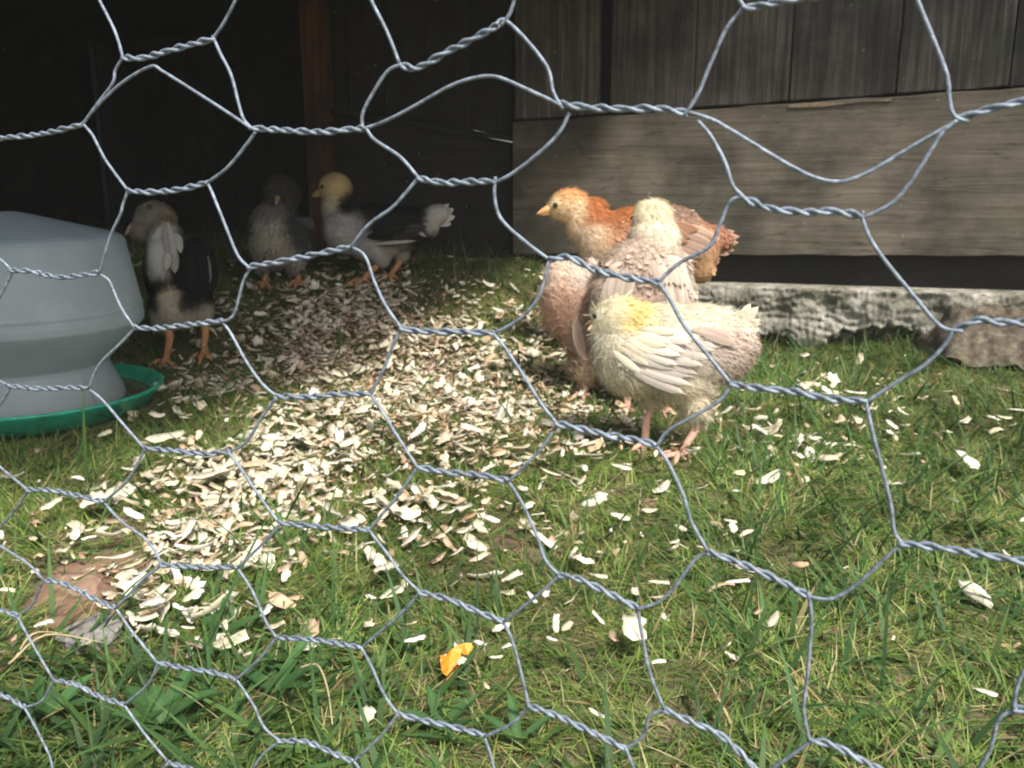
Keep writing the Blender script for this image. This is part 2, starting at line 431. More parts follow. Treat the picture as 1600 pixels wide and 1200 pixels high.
# ------------------------------------------------------------------ poultry drinker
DP, DD = ghit(52, 642)
DS = DD / FPX          # metres per photo pixel at the drinker
DRX, DRY = DP.x, DP.y + 0.0
TRAY_R = 194 * DS
def drinker():
    gzv = float(gz(DRX, DRY))
    r = thing('poultry_drinker', 'cloudy white plastic poultry drinker standing in its green tray at the left edge', 'drinker', (DRX, DRY, gzv - 0.002))
    s = DS
    # green tray
    prof = [(0.001, 4), (140, 4), (166, 12), (186, 35), (188, 38.5), (192, 39), (194, 36), (191, 33), (172, 7), (150, 0), (0.001, 0)]
    pr = [(a * s if a > 1 else a, b * s) for a, b in prof]
    m, t, b = new_mat('green_plastic')
    tc = nd(t, 'ShaderNodeTexCoord'); n = noise_n(t, tc.outputs['Object'], 25, 6, 0.7)
    c = ramp(t, n.outputs[0], [(0.35, (0.02, 0.22, 0.13)), (0.6, (0.03, 0.42, 0.26)), (0.8, (0.07, 0.5, 0.34))])
    t.links.new(c.outputs[0], b.inputs['Base Color']); b.inputs['Roughness'].default_value = 0.38
    v, f = lathe(pr, 96); link('tray', mesh_np('tray', v, f), m, r)
    # jar
    pts = [(138, 8), (134, 30), (117, 72), (117, 78), (121, 84), (166, 131), (173, 140), (174, 150), (172.6, 160), (173.6, 162), (173.6, 165), (172.2, 167), (156, 262), (152, 269), (142, 274), (90, 287), (24, 304), (10, 307), (0.2, 307.5)]
    pj = [(max(a, .3) * s, b * s) for a, b in pts]
    # round the profile a little
    m, t, b = new_mat('cloudy_plastic')
    tc = nd(t, 'ShaderNodeTexCoord'); n = noise_n(t, tc.outputs['Object'], 14, 6, 0.65); n2 = noise_n(t, tc.outputs['Object'], 60, 3, 0.7)
    c = ramp(t, n.outputs[0], [(0.3, (0.42, 0.50, 0.53)), (0.7, (0.54, 0.62, 0.65))])
    sep = nd(t, 'ShaderNodeSeparateXYZ'); t.links.new(tc.outputs['Object'], sep.inputs[0])
    mr = nd(t, 'ShaderNodeMapRange'); mr.inputs['From Min'].default_value = 0.02; mr.inputs['From Max'].default_value = 0.11
    mr.inputs['To Min'].default_value = 0.52; mr.inputs['To Max'].default_value = 0.0; t.links.new(sep.outputs[2], mr.inputs[0])
    dm = nd(t, 'ShaderNodeMath', operation='MULTIPLY'); t.links.new(mr.outputs[0], dm.inputs[0]); t.links.new(n.outputs[0], dm.inputs[1])
    c1 = mixc(t, dm.outputs[0], c.outputs[0], (0.20, 0.19, 0.10))
    sp = ramp(t, n2.outputs[0], [(0.70, (0, 0, 0)), (0.78, (0.6, 0.6, 0.6))])
    c2 = mixc(t, sp.outputs[0], c1, (0.2, 0.2, 0.15))
    t.links.new(c2, b.inputs['Base Color']); b.inputs['Roughness'].default_value = 0.42
    tr = nd(t, 'ShaderNodeBsdfTranslucent'); t.links.new(c2, tr.inputs[0])
    mx = nd(t, 'ShaderNodeMixShader'); mx.inputs[0].default_value = 0.45
    t.links.new(b.outputs[0], mx.inputs[1]); t.links.new(tr.outputs[0], mx.inputs[2])
    out = [x for x in t.nodes if x.type == 'OUTPUT_MATERIAL'][0]; t.links.new(mx.outputs[0], out.inputs[0])
    v, f = lathe(pj, 96)
    o = link('jar', mesh_np('jar', v, f), m, r)
    o.modifiers.new('bevel', 'BEVEL').width = 0.002; o.modifiers['bevel'].limit_method = 'ANGLE'; o.modifiers['bevel'].angle_limit = R(12); o.modifiers['bevel'].segments = 3
    # dirty water and litter in the tray
    wv, wf = lathe([(135 * s, 20 * s), (176 * s, 20 * s)], 64)
    link('water', mesh_np('water', wv, wf), plain('murky_water', (0.10, 0.09, 0.055), 0.12, ns=60, var=0.5), r)
    # smear of dirt on the jar
    a = R(-63); dv = []; df = []
    for k in range(9):
        aa = 2 * math.pi * k / 9; rr = (0.0045 + 0.002 * math.sin(k * 2.3))
        dv.append((math.cos(a) * 171.5 * s + math.cos(a + math.pi / 2) * rr * 1.4 * math.cos(aa), math.sin(a) * 171.5 * s + math.sin(a + math.pi / 2) * rr * 1.4 * math.cos(aa), 156 * s + rr * math.sin(aa)))
    df.append(tuple(range(9)))
    link('dirt_spot', mesh_np('dirt', dv, df), plain('dirt', (0.13, 0.12, 0.07), 0.9), r)
drinker()

# ------------------------------------------------------------------ chicks
def ico_np(sub=3):
    bm = bmesh.new(); bmesh.ops.create_icosphere(bm, subdivisions=sub, radius=1)
    v = np.array([p.co[:] for p in bm.verts]); f = np.array([[a.index for a in q.verts] for q in bm.faces]); bm.free(); return v, f
ICO = ico_np(3); ICO2 = ico_np(2)
RT, FW, UP = np.array(Rv), np.array(Fv), np.array(Uv)
YV = np.array([0, 1.0, 0]); ZV = np.array([0, 0, 1.0])
class Chick:
    """one bird; every measure is given in photo pixels at the bird's own distance d"""
    def __init__(s, label, foot, group='young chickens in the run', d=None):
        p, dd = ghit(*foot); s.d = d or dd; s.k = s.d / FPX
        s.base = Vector((p.x, p.y, float(gz(p.x, p.y))))
        s.root = thing('young_chicken', label, 'chicken', s.base, group)
        s.ell = []
    def P(s, px, py, off=0.0):          # off in photo pixels, + is away from the viewer
        q = at(px, py, s.d); return np.array(q) + YV * off * s.k
    def E(s, px, py, rx, ry, rd, rot=0, off=0): s.ell.append((px, py, rx, ry, rd, rot, off))
    def body(s, blobs, voxel=3.2, smooth=6, name='body'):
        vs, fs, o = [], [], 0
        for (px, py, rx, ry, rd, rot, off) in s.ell:
            c = s.P(px, py, off); a = R(rot)
            ax = RT * math.cos(a) + ZV * math.sin(a); az = -RT * math.sin(a) + ZV * math.cos(a)
            v = c + s.k * (ICO[0][:, :1] * rx * ax + ICO[0][:, 2:] * ry * az + ICO[0][:, 1:2] * rd * YV)
            vs.append(v); fs.append(ICO[1] + o); o += len(v)
        me = mesh_np('tmp', np.concatenate(vs), np.concatenate(fs))
        ob = bpy.data.objects.new('tmp', me); COL.objects.link(ob)
        m = ob.modifiers.new('r', 'REMESH'); m.mode = 'VOXEL'; m.voxel_size = voxel * s.k
        m2 = ob.modifiers.new('s', 'SMOOTH'); m2.iterations = smooth; m2.factor = 0.6
        dg = bpy.context.evaluated_depsgraph_get(); ev = ob.evaluated_get(dg)
        res = bpy.data.meshes.new_from_object(ev)
        COL.objects.unlink(ob); bpy.data.objects.remove(ob)
        n = len(res.vertices); co = np.empty(n * 3, np.float32); res.vertices.foreach_get('co', co); co = co.reshape(-1, 3)
        s.blobs = blobs; col = s.paint(co)
        res.calc_loop_triangles(); nt_ = len(res.loop_triangles); tri = np.empty(nt_ * 3, np.int32); res.loop_triangles.foreach_get('vertices', tri); tri = tri.reshape(-1, 3)
        s.co, s.tri = co, tri
        me2 = mesh_np(name, co, tri, col)
        s.bodyobj = link(name, me2, M_SKIN, s.root); reloc(s.bodyobj, s.root)
        s.bvh = BVHTree.FromPolygons([Vector(c) for c in co.tolist()], tri.tolist())
        return s.bodyobj
    def px(s, co):
        rel = co - np.array(s.P(800, 600)); return 800 + rel @ RT / s.k, 600 - rel @ UP / s.k
    def paint(s, co):
        x, y = s.px(co); w = np.zeros(len(co)) + 1e-30; c = np.zeros((len(co), 3))
        for (bx, by, br, col, *st) in s.blobs:
            st = st[0] if st else 1.0
            k = (st * np.exp(-((x - bx) ** 2 + (y - by) ** 2) / (br * br)) + 1e-4 * np.exp(-np.hypot(x - bx, y - by) / 30)) ** 2.2; w += k; c += k[:, None] * np.array(col)
        return c / w[:, None]
    def hit(s, px, py, lift=2.0):
        """point on the bird seen at this pixel, lifted a little toward the viewer"""
        o = Vector(s.P(px, py, -400)); h = s.bvh.ray_cast(o, Vector((0, 1, 0)))
        if h[0] is None:
            # allow for the inclined ray: use the nearest surface point
            h = s.bvh.find_nearest(Vector(s.P(px, py, 0)))
            q = Vector(s.P(px, py, 0)); q.y = h[0].y
            return q, Vector((0, -1, 0.1))
        return h[0] + Vector((0, -1, 0)) * lift * s.k, h[1]
    def hitc(s, px, py, lift=2.0):
        r = ray(px, py); h = s.bvh.ray_cast(CAM, r.normalized())
        if h[0] is None:
            q = Vector(s.P(px, py, 0)); h = s.bvh.find_nearest(q); n = -r.normalized()
            q2 = at(px, py, s.d); return q2, n
        return h[0] - r.normalized() * lift * s.k, h[1]
    def fluff(s, n, length, width, flow, lift=0.35, jit=0.5, var=0.12, mode='down', mask=None, mott=None, seed=1):
        g = np.random.default_rng(seed)
        a, b, c = s.co[s.tri[:, 0]], s.co[s.tri[:, 1]], s.co[s.tri[:, 2]]
        nr = np.cross(b - a, c - a); ar = np.linalg.norm(nr, axis=1); nr = nr / np.maximum(ar[:, None], 1e-12)
        idx = g.choice(len(ar), n, p=ar / ar.sum()); u, w = g.random(n), g.random(n)
        fl = u + w > 1; u[fl] = 1 - u[fl]; w[fl] = 1 - w[fl]
        p = a[idx] + u[:, None] * (b - a)[idx] + w[:, None] * (c - a)[idx]; nn = nr[idx]
        cen = s.co.mean(0)
        x, y = s.px(p); keep = np.ones(len(p), bool)
        if mask is not None: keep &= mask(x, y)
        for (ex, ey, erx, ery, er) in getattr(s, 'excl', []):
            ca, sa = math.cos(R(er)), math.sin(R(er)); dx, dy = x - ex, y - ey
            ins = ((dx * ca - dy * sa) / erx) ** 2 + ((dx * sa + dy * ca) / ery) ** 2 < 1
            keep &= ~(ins & (nn[:, 1] < 0.1))
        p, nn = p[keep], nn[keep]
        n = len(p); col = s.paint(p)
        x, y = s.px(p)
        fx, fy = flow(x, y)        # in photo pixels, y down
        fdir = fx[:, None] * RT - fy[:, None] * ZV + g.normal(0, jit, (n, 3))
        t = fdir - (fdir * nn).sum(1)[:, None] * nn; t /= np.maximum(np.linalg.norm(t, axis=1)[:, None], 1e-9)
        L = length * s.k * g.uniform(0.6, 1.25, n)[:, None]; Wd = width * s.k * g.uniform(0.7, 1.2, n)[:, None]
        side = np.cross(nn, t)
        shade = 1 + g.normal(0, var, (n, 1)); col = np.clip(col * shade, 0, 1)
        if mott is not None:
            mc, frac = mott; k = g.random(n) < frac; col[k] = np.array(mc) * (1 + g.normal(0, 0.1, (k.sum(), 1)))
        vs, cs = [], []
        prof = [(0, .5), (.35, 1.0), (.72, .8), (1, 0.05)] if mode == 'down' else [(0, .45), (.3, .95), (.65, 1.05), (.88, .75), (1, .12)]
        for (tt, ww) in prof:
            up = lift * (tt - 0.55 * tt * tt)
            ctr = p + nn * (0.4 * s.k) + t * L * tt * (1 - 0.12 * tt) + nn * L * up
            arc = nn * Wd * (0.22 if mode != 'down' else 0.0)
            edge = 1.0 if mode == 'down' else 1.28
            vs += [ctr - side * Wd * ww * .5 - arc * ww, ctr + side * Wd * ww * .5 - arc * ww]
            tipl = (1.0 + 0.1 * tt); cs += [col * tipl * edge, col * tipl]
        m_ = len(prof); V = np.stack(vs, 1).reshape(-1, 3); C = np.clip(np.stack(cs, 1).reshape(-1, 3), 0, 1)
        base = np.arange(n)[:, None] * (2 * m_)
        q = np.array([[2 * i, 2 * i + 1, 2 * i + 3, 2 * i + 2] for i in range(m_ - 1)])
        F = (base[:, None, :] + q[None]).reshape(-1, 4)
        o = link('plumage' if mode == 'down' else 'body_feathers', mesh_np('plumage', V, F, C), M_PLUME, s.root, kind='stuff'); reloc(o, s.root)
    def feather(s, A, B, width, nrm, c0, c1, parent, name='feather', camber=0.25, droop=0.0):
        """one contour feather from base A to tip B"""
        A, B = Vector(A), Vector(B); t = B - A; L = t.length; t.normalize()
        nrm = Vector(nrm); nrm = (nrm - t * nrm.dot(t)).normalized(); sd_ = nrm.cross(t)
        prof = [(0, .25), (.12, .62), (.35, .95), (.6, 1.0), (.82, .82), (.94, .5), (1, .12)]
        v, c = [], []
        for (u, w) in prof:
            for q in (-1, -.5, 0, .5, 1):
                jag = 0.03 * random.uniform(-1, 1) * L if abs(q) == 1 and u > .3 else 0
                pt = A + t * (u * L + jag * .5 - abs(q) * 0.06 * L * (u > .5)) + sd_ * (q * w * width * s.k * .5) + nrm * (-(q * q) * camber * width * s.k * .5 * w + math.sin(u * 2.6) * L * 0.05 - droop * u * u * L)
                v.append(pt); k = min(1, abs(q) * 1.1 + (0.25 if u > .85 else 0)); k = k * k
                cc = [c0[i] * (1 - k) + c1[i] * k for i in range(3)]
                if q == 0: cc = [min(1, x * 1.15) for x in cc]
                c.append(cc)
        f = []
        for i in range(len(prof) - 1):
            for j in range(4):
                a = i * 5 + j; f.append((a, a + 1, a + 6, a + 5))
        o = link(name, mesh_np(name, v, f, np.array(c)), M_PLUME, parent)
        return o
    def wing(s, feathers, c0, c1, lift0=3.0, far=True):
        """feathers: (bx,by,tx,ty,width[,c0,c1]) photo pixels, drawn first = lowest"""
        # wing pad: a shallow body the feathers are rooted in
        cx = sum(f[0] for f in feathers) / len(feathers); cy = sum(f[1] for f in feathers) / len(feathers)
        h, n = s.hitc(cx, cy, 0); n = Vector(n)
        w = 16; h = h + Vector((0, 1, 0)) * 4.5 * s.k
        a = np.array([ICO2[0][:, 0] * w * s.k * 1.3, ICO2[0][:, 1] * 5 * s.k, ICO2[0][:, 2] * w * s.k * .8]).T + np.array(h)
        wg = link('wing', mesh_np('wing', a, ICO2[1], s.paint(a)), M_SKIN, s.root); reloc(wg, s.root)
        for i, f in enumerate(feathers):
            f = tuple(q + random.uniform(-3.5, 3.5) for q in f[:4]) + (f[4] * random.uniform(.8, 1.2),) + tuple(f[5:])
            A, n1 = s.hitc(f[0], f[1], lift0 + i * 0.25); B, n2 = s.hitc(f[2], f[3], lift0 + 3 + i * 0.3)
            # keep feathers from bending sharply away where the body curves off
            if abs(B.y - A.y) > 0.6 * (B - A).length: B.y = A.y + math.copysign(0.45 * (B - A).length, B.y - A.y)
            nn = (Vector(n1) + Vector((0, -1.2, 0.3))).normalized()
            cc0, cc1 = (f[5], f[6]) if len(f) > 6 else (c0, c1)
            kk = random.uniform(.74, 1.12)
            s.feather(A, B, f[4], nn, [x * kk for x in cc0], [min(1, x * kk) for x in cc1], wg)
        return wg
    def tail(s, feathers, c0, c1):
        tl = None
        for i, (bx, by, tx, ty, w, off) in enumerate(feathers):
            A = Vector(s.P(bx, by, off * .6)); B = Vector(s.P(tx, ty, off))
            if tl is None:
                v, f = ICO2; q = v * np.array([9, 8, 9]) * s.k + np.array(A)
                tl = link('tail', mesh_np('tail', q, f, s.paint(q)), M_SKIN, s.root); reloc(tl, s.root)
            kk = random.uniform(.85, 1.12)
            s.feather(A, B, w, (0.1, -1, .5 + off * .03), [x * kk for x in c0], [min(1, x * kk) for x in c1], tl)
    def eye(s, px, py, r):
        h, n = s.hitc(px, py, r * 0.1); v, f = ICO2
        o = link('eye', mesh_np('eye', v * r * s.k + np.array(h), f), M_EYE, s.root); reloc(o, s.root)
    def eyefar(s, px, py, r, off):
        v, f = ICO2
        o = link('eye', mesh_np('eye', v * r * s.k + np.array(s.P(px, py, off)), f), M_EYE, s.root); reloc(o, s.root)
    def beak(s, bx, by, tx, ty, r, off0=0, off1=0, col=(0.62, 0.36, 0.16)):
        A, B = Vector(s.P(bx, by, off0)), Vector(s.P(tx, ty, off1)); t = B - A
        dn = Vector((0, 0, -1)) * t.length
        up = tube([A + t * u + dn * (0.16 * u * u - 0.0) for u in (0, .3, .6, .85, 1)], [r * s.k * x for x in (1, .86, .6, .32, .06)], 10)
        lo = tube([A + t * u * .8 + dn * 0.22 for u in (0, .4, .8, 1)], [r * s.k * x for x in (.7, .55, .3, .05)], 8)
        v, f = merge([up, lo])
        o = link('beak', mesh_np('beak', v, f), plain('beak', col, 0.45, ns=300, var=0.2), s.root); reloc(o, s.root)
    def leg(s, pts, r, toes, mat, off=0.0):
        """pts: shank path (px,py); toes: tip pixels relative to the foot in (dx, dy, doff)"""
        path = catmull([Vector(s.P(x, y, off)) for x, y in pts], 5); n = len(path)
        last = path[-1]
        g = float(gz(last.x, last.y)); last.z = g + r * s.k * 1.1; 
        rr = [r * s.k * (1.35 - 0.5 * min(1, i / (n * .7)) + (0.25 if i > n - 3 else 0)) for i in range(n)]
        parts = [tube(path, rr, 10)]
        for (dx, dz, do) in toes:
            tip = last + Vector((dx * s.k, do * s.k, 0)); tip.z = float(gz(tip.x, tip.y)) + 0.002 + dz * s.k
            mid = last.lerp(tip, .5); mid.z += 2.6 * s.k + abs(r) * .2 * s.k
            end = tip + (tip - last).normalized() * 5 * s.k; end.z -= 1.5 * s.k
            pth = catmull([last, mid, tip], 4); parts.append(tube(pth + [end], [r * s.k * (.95 - .45 * i / (len(pth) - 1) + (.12 if i % 3 == 0 else 0)) for i in range(len(pth))] + [r * .1 * s.k], 8))
        v, f = merge(parts)
        o = link('leg', mesh_np('leg', v, f), mat, s.root); reloc(o, s.root)

def flow_to(hx, hy, tx=1.0, ty=0.25):
    """flow away from the face (hx,hy) blending to a body direction"""
    def f(x, y):
        dx, dy = x - hx, y - hy; d = np.hypot(dx, dy) + 1e-6
        k = np.clip(d / 90, 0, 1)
        return (1 - k) * dx / d + k * tx, (1 - k) * dy / d + k * ty
    return f

PINK = leg_mat('pink_scaly_leg', (0.62, 0.36, 0.27)); ORNG = leg_mat('orange_scaly_leg', (0.42, 0.20, 0.08))
YEL, CRM, CRW = (0.74, 0.62, 0.28), (0.68, 0.60, 0.44), (0.72, 0.67, 0.54)

# --- 1. yellow-cream chick in front
c = Chick('pale cream chick with yellow head, nearest of the light chicks, one pink foot forward', (1052, 714))
c.E(1072, 546, 100, 60, 64, -5); c.E(988, 556, 58, 66, 58, 22); c.E(968, 503, 45, 40, 40); c.E(998, 522, 50, 50, 48)
c.E(1138, 546, 40, 46, 42, -20); c.E(1154, 508, 24, 19, 20, 38); c.E(1062, 592, 58, 40, 46, -6); c.E(1082, 636, 20, 30, 22, 8, -14); c.E(1022, 622, 24, 26, 22, 0, 26)
c.E(1040, 500, 60, 25, 40); c.E(1100, 500, 55, 24, 34, -5); c.E(948, 520, 24, 26, 24)
c.body([(950, 492, 30, (0.714, 0.664, 0.487)), (988, 488, 26, YEL, 1.0), (978, 508, 16, (0.739, 0.588, 0.218), .8), (960, 560, 45, (0.706, 0.655, 0.521)), (935, 530, 25, (0.722, 0.689, 0.571)), (1060, 490, 45, CRW), (1120, 488, 40, CRW), (1010, 520, 26, (0.689, 0.622, 0.437)),
        (1050, 560, 50, (0.605, 0.538, 0.462)), (1130, 545, 40, (0.504, 0.420, 0.361)), (1150, 575, 30, (0.403, 0.319, 0.252)), (1165, 505, 25, (0.697, 0.622, 0.504)), (1040, 620, 45, (0.605, 0.538, 0.386)), (1090, 630, 35, (0.554, 0.487, 0.370)), (975, 610, 30, (0.655, 0.588, 0.420))])  # belly blobs are a shadowed cream, underside shade put into the plumage
fl = flow_to(925, 500, 1.0, 0.45)
c.excl = [(1052, 566, 66, 38, 22), (930, 494, 6, 5, 0), (921, 510, 7, 7, 0)]
c.fluff(12000, 13, 1.1, fl, 0.38, 0.4, 0.08, seed=11, mask=lambda x, y: (x < 1030) | (y > 600) | (y < 505))
c.fluff(9000, 8, 1.1, fl, 0.25, 0.4, 0.10, seed=12)
c.fluff(2600, 17, 8, fl, 0.26, 0.45, 0.14, mode='f', seed=13, mask=lambda x, y: (x > 1085) & (y > 500), mott=((0.40, 0.29, 0.22), .22))
c.fluff(700, 26, 1.6, fl, 0.5, 0.5, 0.12, seed=14, mask=lambda x, y: (x < 1010) | (y > 615))
G0, G1 = (0.42, 0.33, 0.28), (0.82, 0.76, 0.66); WH0, WH1 = (0.74, 0.68, 0.60), (0.86, 0.82, 0.74)
ws = []
for i in range(12):  # primaries and secondaries reaching back, finely overlapped
    u = i / 11; ws.append((1010 + 50 * u, 590 - 58 * u, 1118 + 46 * u, 626 - 78 * u, 12, G0, (0.64, 0.56, 0.49)))
for i in range(9):   # white-edged coverts
    u = i / 8; ws.append((985 + 56 * u, 580 - 64 * u, 1072 + 62 * u, 614 - 84 * u, 14, (0.56, 0.49, 0.43), (0.74, 0.69, 0.62)))
for i in range(8):
    u = i / 7; ws.append((968 + 52 * u, 566 - 50 * u, 1036 + 56 * u, 600 - 72 * u, 15, (0.68, 0.62, 0.53), (0.78, 0.74, 0.66)))
for i in range(7):
    u = i / 6; ws.append((960 + 46 * u, 552 - 38 * u, 1004 + 56 * u, 584 - 60 * u, 14, (0.68, 0.60, 0.45), (0.76, 0.70, 0.56)))
for i in range(5):
    u = i / 4; ws.append((1080 + 20 * u, 512 + 8 * u, 1140 + 10 * u, 522 + 18 * u, 13, (0.50, 0.38, 0.31), (0.70, 0.60, 0.52)))
c.wing(ws, G0, G1)
c.excl = [(930, 494, 6, 5, 0), (921, 510, 7, 7, 0)]
c.fluff(5200, 19, 1.0, fl, 0.85, 0.45, 0.10, seed=15, mask=lambda x, y: (y > 480))
c.tail([(1150, 512, 1174, 474, 14, 4), (1152, 514, 1186, 478, 14, 0), (1152, 520, 1187, 498, 14, -4), (1150, 524, 1186, 512, 14, -2), (1148, 528, 1180, 526, 13, 2), (1150, 512, 1166, 484, 12, -5)], (0.68, 0.56, 0.44), (0.85, 0.78, 0.62))
c.eye(930, 494, 4.4); c.eyefar(938, 492, 4, 36)
c.beak(929, 507, 917, 514, 5.5, -4, -6, (0.72, 0.55, 0.36))
c.leg([(1084, 640), (1084, 665), (1070, 690), (1060, 708)], 6.2, [(-34, 0, -12), (-30, 0, 8), (-12, 0, -24), (16, 0, 8)], PINK, -14)
c.leg([(1024, 622), (1020, 645), (1012, 665)], 6, [(-22, 0, -14), (-6, 0, -22), (14, 0, -20), (8, 0, 14)], PINK, 24)

# --- 2. rust-red chick at the back
c = Chick('rust red chick with buff face and orange beak, standing side-on before the plank', (1015, 588))
c.E(1010, 378, 98, 56, 52, -2); c.E(948, 382, 46, 52, 42, 10); c.E(890, 322, 33, 27, 26); c.E(875, 325, 20, 20, 19); c.E(918, 345, 30, 40, 28, -35); c.E(1078, 385, 48, 44, 40, -30)
c.E(1088, 415, 28, 28, 26); c.E(1115, 372, 30, 20, 24, -18); c.E(1030, 440, 30, 45, 22, 0, -16); c.E(1020, 440, 30, 45, 22, 0, 22); c.E(1040, 345, 55, 26, 34, -6)
RU, RUD, BF = (0.42, 0.165, 0.06), (0.30, 0.14, 0.075), (0.70, 0.50, 0.30)
c.body([(885, 303, 20, (0.62, 0.32, 0.13)), (875, 325, 24, (0.72, 0.55, 0.33)), (900, 335, 18, (0.74, 0.58, 0.38)), (930, 335, 22, RU, 1.3), (965, 335, 35, RU, 1.2), (925, 378, 24, (0.72, 0.58, 0.42)), (960, 385, 30, (0.58, 0.34, 0.2)), (935, 410, 24, (0.68, 0.54, 0.36)),
        (1060, 345, 35, (0.30, 0.2, 0.15)), (1100, 375, 35, (0.38, 0.2, 0.12)), (1090, 420, 30, (0.55, 0.36, 0.2)), (1020, 400, 40, (0.5, 0.32, 0.2))])
fl = flow_to(850, 325, 1.0, 0.3)
c.excl = [(1060, 382, 66, 34, -6), (868, 321, 6, 5, 0), (852, 328, 9, 7, 0)]
c.fluff(12000, 9, 1.15, fl, 0.25, 0.35, 0.1, seed=21)
c.fluff(1600, 15, 8, fl, 0.22, 0.35, 0.16, mode='f', seed=22, mask=lambda x, y: (x > 935), mott=((0.72, 0.56, 0.42), .16))
ws = []
for i in range(9):
    u = i / 8; ws.append((1030 + 40 * u, 392 - 38 * u, 1095 + 30 * u, 408 - 34 * u, 13, (0.34, 0.23, 0.17), (0.62, 0.45, 0.34)))
for i in range(8):
    u = i / 7; ws.append((1000 + 45 * u, 385 - 35 * u, 1052 + 40 * u, 400 - 42 * u, 14, (0.30, 0.16, 0.09), (0.50, 0.3, 0.2)))
for i in range(6):
    u = i / 5; ws.append((985 + 40 * u, 378 - 30 * u, 1020 + 42 * u, 388 - 36 * u, 13, (0.42, 0.2, 0.1), (0.60, 0.4, 0.27)))
c.wing(ws, RUD, BF)
c.tail([(1105, 368, 1150, 362, 12, 4), (1108, 372, 1157, 370, 13, 0), (1106, 376, 1154, 380, 13, -3), (1104, 382, 1148, 392, 12, 2), (1100, 388, 1140, 398, 11, -2)], (0.36, 0.2, 0.13), (0.66, 0.48, 0.38))
c.excl = [(868, 321, 6, 5, 0), (852, 328, 9, 7, 0)]
c.fluff(3000, 12, 1.0, fl, 0.4, 0.45, 0.12, seed=23)
c.eye(868, 321, 4.4); c.eyefar(868, 320, 4, 22)
c.beak(861, 326, 838, 331, 7.5, -1, -3, (0.66, 0.36, 0.15))
YL = leg_mat('buff_scaly_leg', (0.5, 0.3, 0.16))
c.leg([(1030, 478), (1034, 520), (1026, 560), (1020, 584)], 5, [(-28, 0, -8), (-26, 0, 8), (-14, 0, -18), (12, 0, 6)], YL, -14)
c.leg([(1012, 478), (1016, 520), (1008, 560), (1000, 580)], 5, [(-28, 0, -8), (-26, 0, 8), (-14, 0, -18), (12, 0, 6)], YL, 24)

# --- 3. mottled chick, back view
c = Chick('mottled grey-pink chick with cream head seen from behind, in front of the rust red chick', (1010, 652))
c.E(1020, 345, 32, 34, 30); c.E(1022, 375, 42, 36, 36); c.E(1006, 428, 74, 56, 66, 4); c.E(1030, 460, 56, 62, 56); c.E(985, 465, 66, 56, 56); c.E(1000, 520, 60, 50, 50); c.E(1008, 325, 14, 12, 14); c.E(1040, 570, 22, 38, 22); c.E(980, 570, 22, 38, 22)
MO = (0.52, 0.42, 0.34)
c.body([(1015, 330, 26, (0.714, 0.646, 0.468)), (1025, 365, 26, (0.697, 0.637, 0.510)), (1000, 400, 30, (0.510, 0.416, 0.340)), (960, 420, 40, MO), (1050, 440, 40, (0.561, 0.476, 0.391)), (1070, 465, 30, (0.595, 0.510, 0.425)), (990, 470, 40, (0.510, 0.383, 0.306))])
fl = flow_to(1010, 300, 0.05, 1.0)
c.fluff(12000, 10, 1.2, fl, 0.28, 0.4, 0.1, seed=31)
c.fluff(1500, 22, 11, fl, 0.2, 0.35, 0.14, mode='f', seed=32, mask=lambda x, y: (y > 392), mott=((0.30, 0.21, 0.16), .25))
c.fluff(3500, 15, 1.0, fl, 0.5, 0.4, 0.1, seed=33)
ws = []
for i in range(8):
    u = i / 7; ws.append((1040 + 22 * u, 425 - 10 * u, 1052 + 30 * u, 490 - 12 * u, 14, (0.60, 0.48, 0.40), (0.84, 0.78, 0.7)))
for i in range(7):
    u = i / 6; ws.append((1020 + 35 * u, 405 - 2 * u, 1030 + 42 * u, 446 + 4 * u, 15, (0.58, 0.46, 0.38), (0.8, 0.72, 0.62)))
c.wing(ws, MO, CRM)
ws = []
for i in range(8):
    u = i / 7; ws.append((985 - 28 * u, 420 + 4 * u, 975 - 36 * u, 476 - 4 * u, 15, (0.58, 0.46, 0.38), (0.8, 0.72, 0.62)))
c.wing(ws, MO, CRM)
c.tail([(1000, 470, 985, 512, 16, -60), (1008, 470, 1002, 516, 16, -62), (1016, 470, 1022, 512, 16, -60)], MO, CRM)
c.eyefar(990, 342, 4, 12); c.eyefar(1050, 342, 4, 12); c.beak(1022, 350, 1022, 356, 6, 30, 48)
c.leg([(1040, 600), (1040, 630), (1036, 650)], 5.5, [(-16, 0, 24), (4, 0, 28), (18, 0, 18), (2, 0, -14)], PINK)
c.leg([(980, 600), (980, 630), (976, 650)], 5.5, [(-16, 0, 24), (4, 0, 28), (18, 0, 18), (2, 0, -14)], PINK)

# --- 4. pinkish chick bending down at the left of the group
c = Chick('dusty pink-buff chick with its tail raised and head down, leftmost of the light chicks', (925, 622))
c.E(898, 478, 50, 62, 46, 14); c.E(884, 438, 32, 26, 28); c.E(925, 455, 40, 42, 38); c.E(915, 525, 34, 52, 32, 14); c.E(932, 565, 22, 32, 22, 20, 4); c.E(948, 590, 22, 20, 20, 0, 10); c.E(908, 575, 16, 30, 16, -6, 24); c.E(918, 575, 16, 30, 16, 0, -12)
c.body([(905, 430, 30, (0.68, 0.60, 0.52)), (870, 440, 24, (0.78, 0.64, 0.52)), (880, 490, 40, (0.58, 0.40, 0.30)), (915, 530, 36, (0.54, 0.38, 0.28)), (930, 580, 30, (0.60, 0.46, 0.32))])
fl = flow_to(950, 620, -0.45, -1.0)
c.fluff(10000, 11, 1.2, fl, 0.3, 0.4, 0.1, seed=41)
c.fluff(900, 16, 8, fl, 0.25, 0.4, 0.14, mode='f', seed=42, mott=((0.82, 0.7, 0.6), .2))
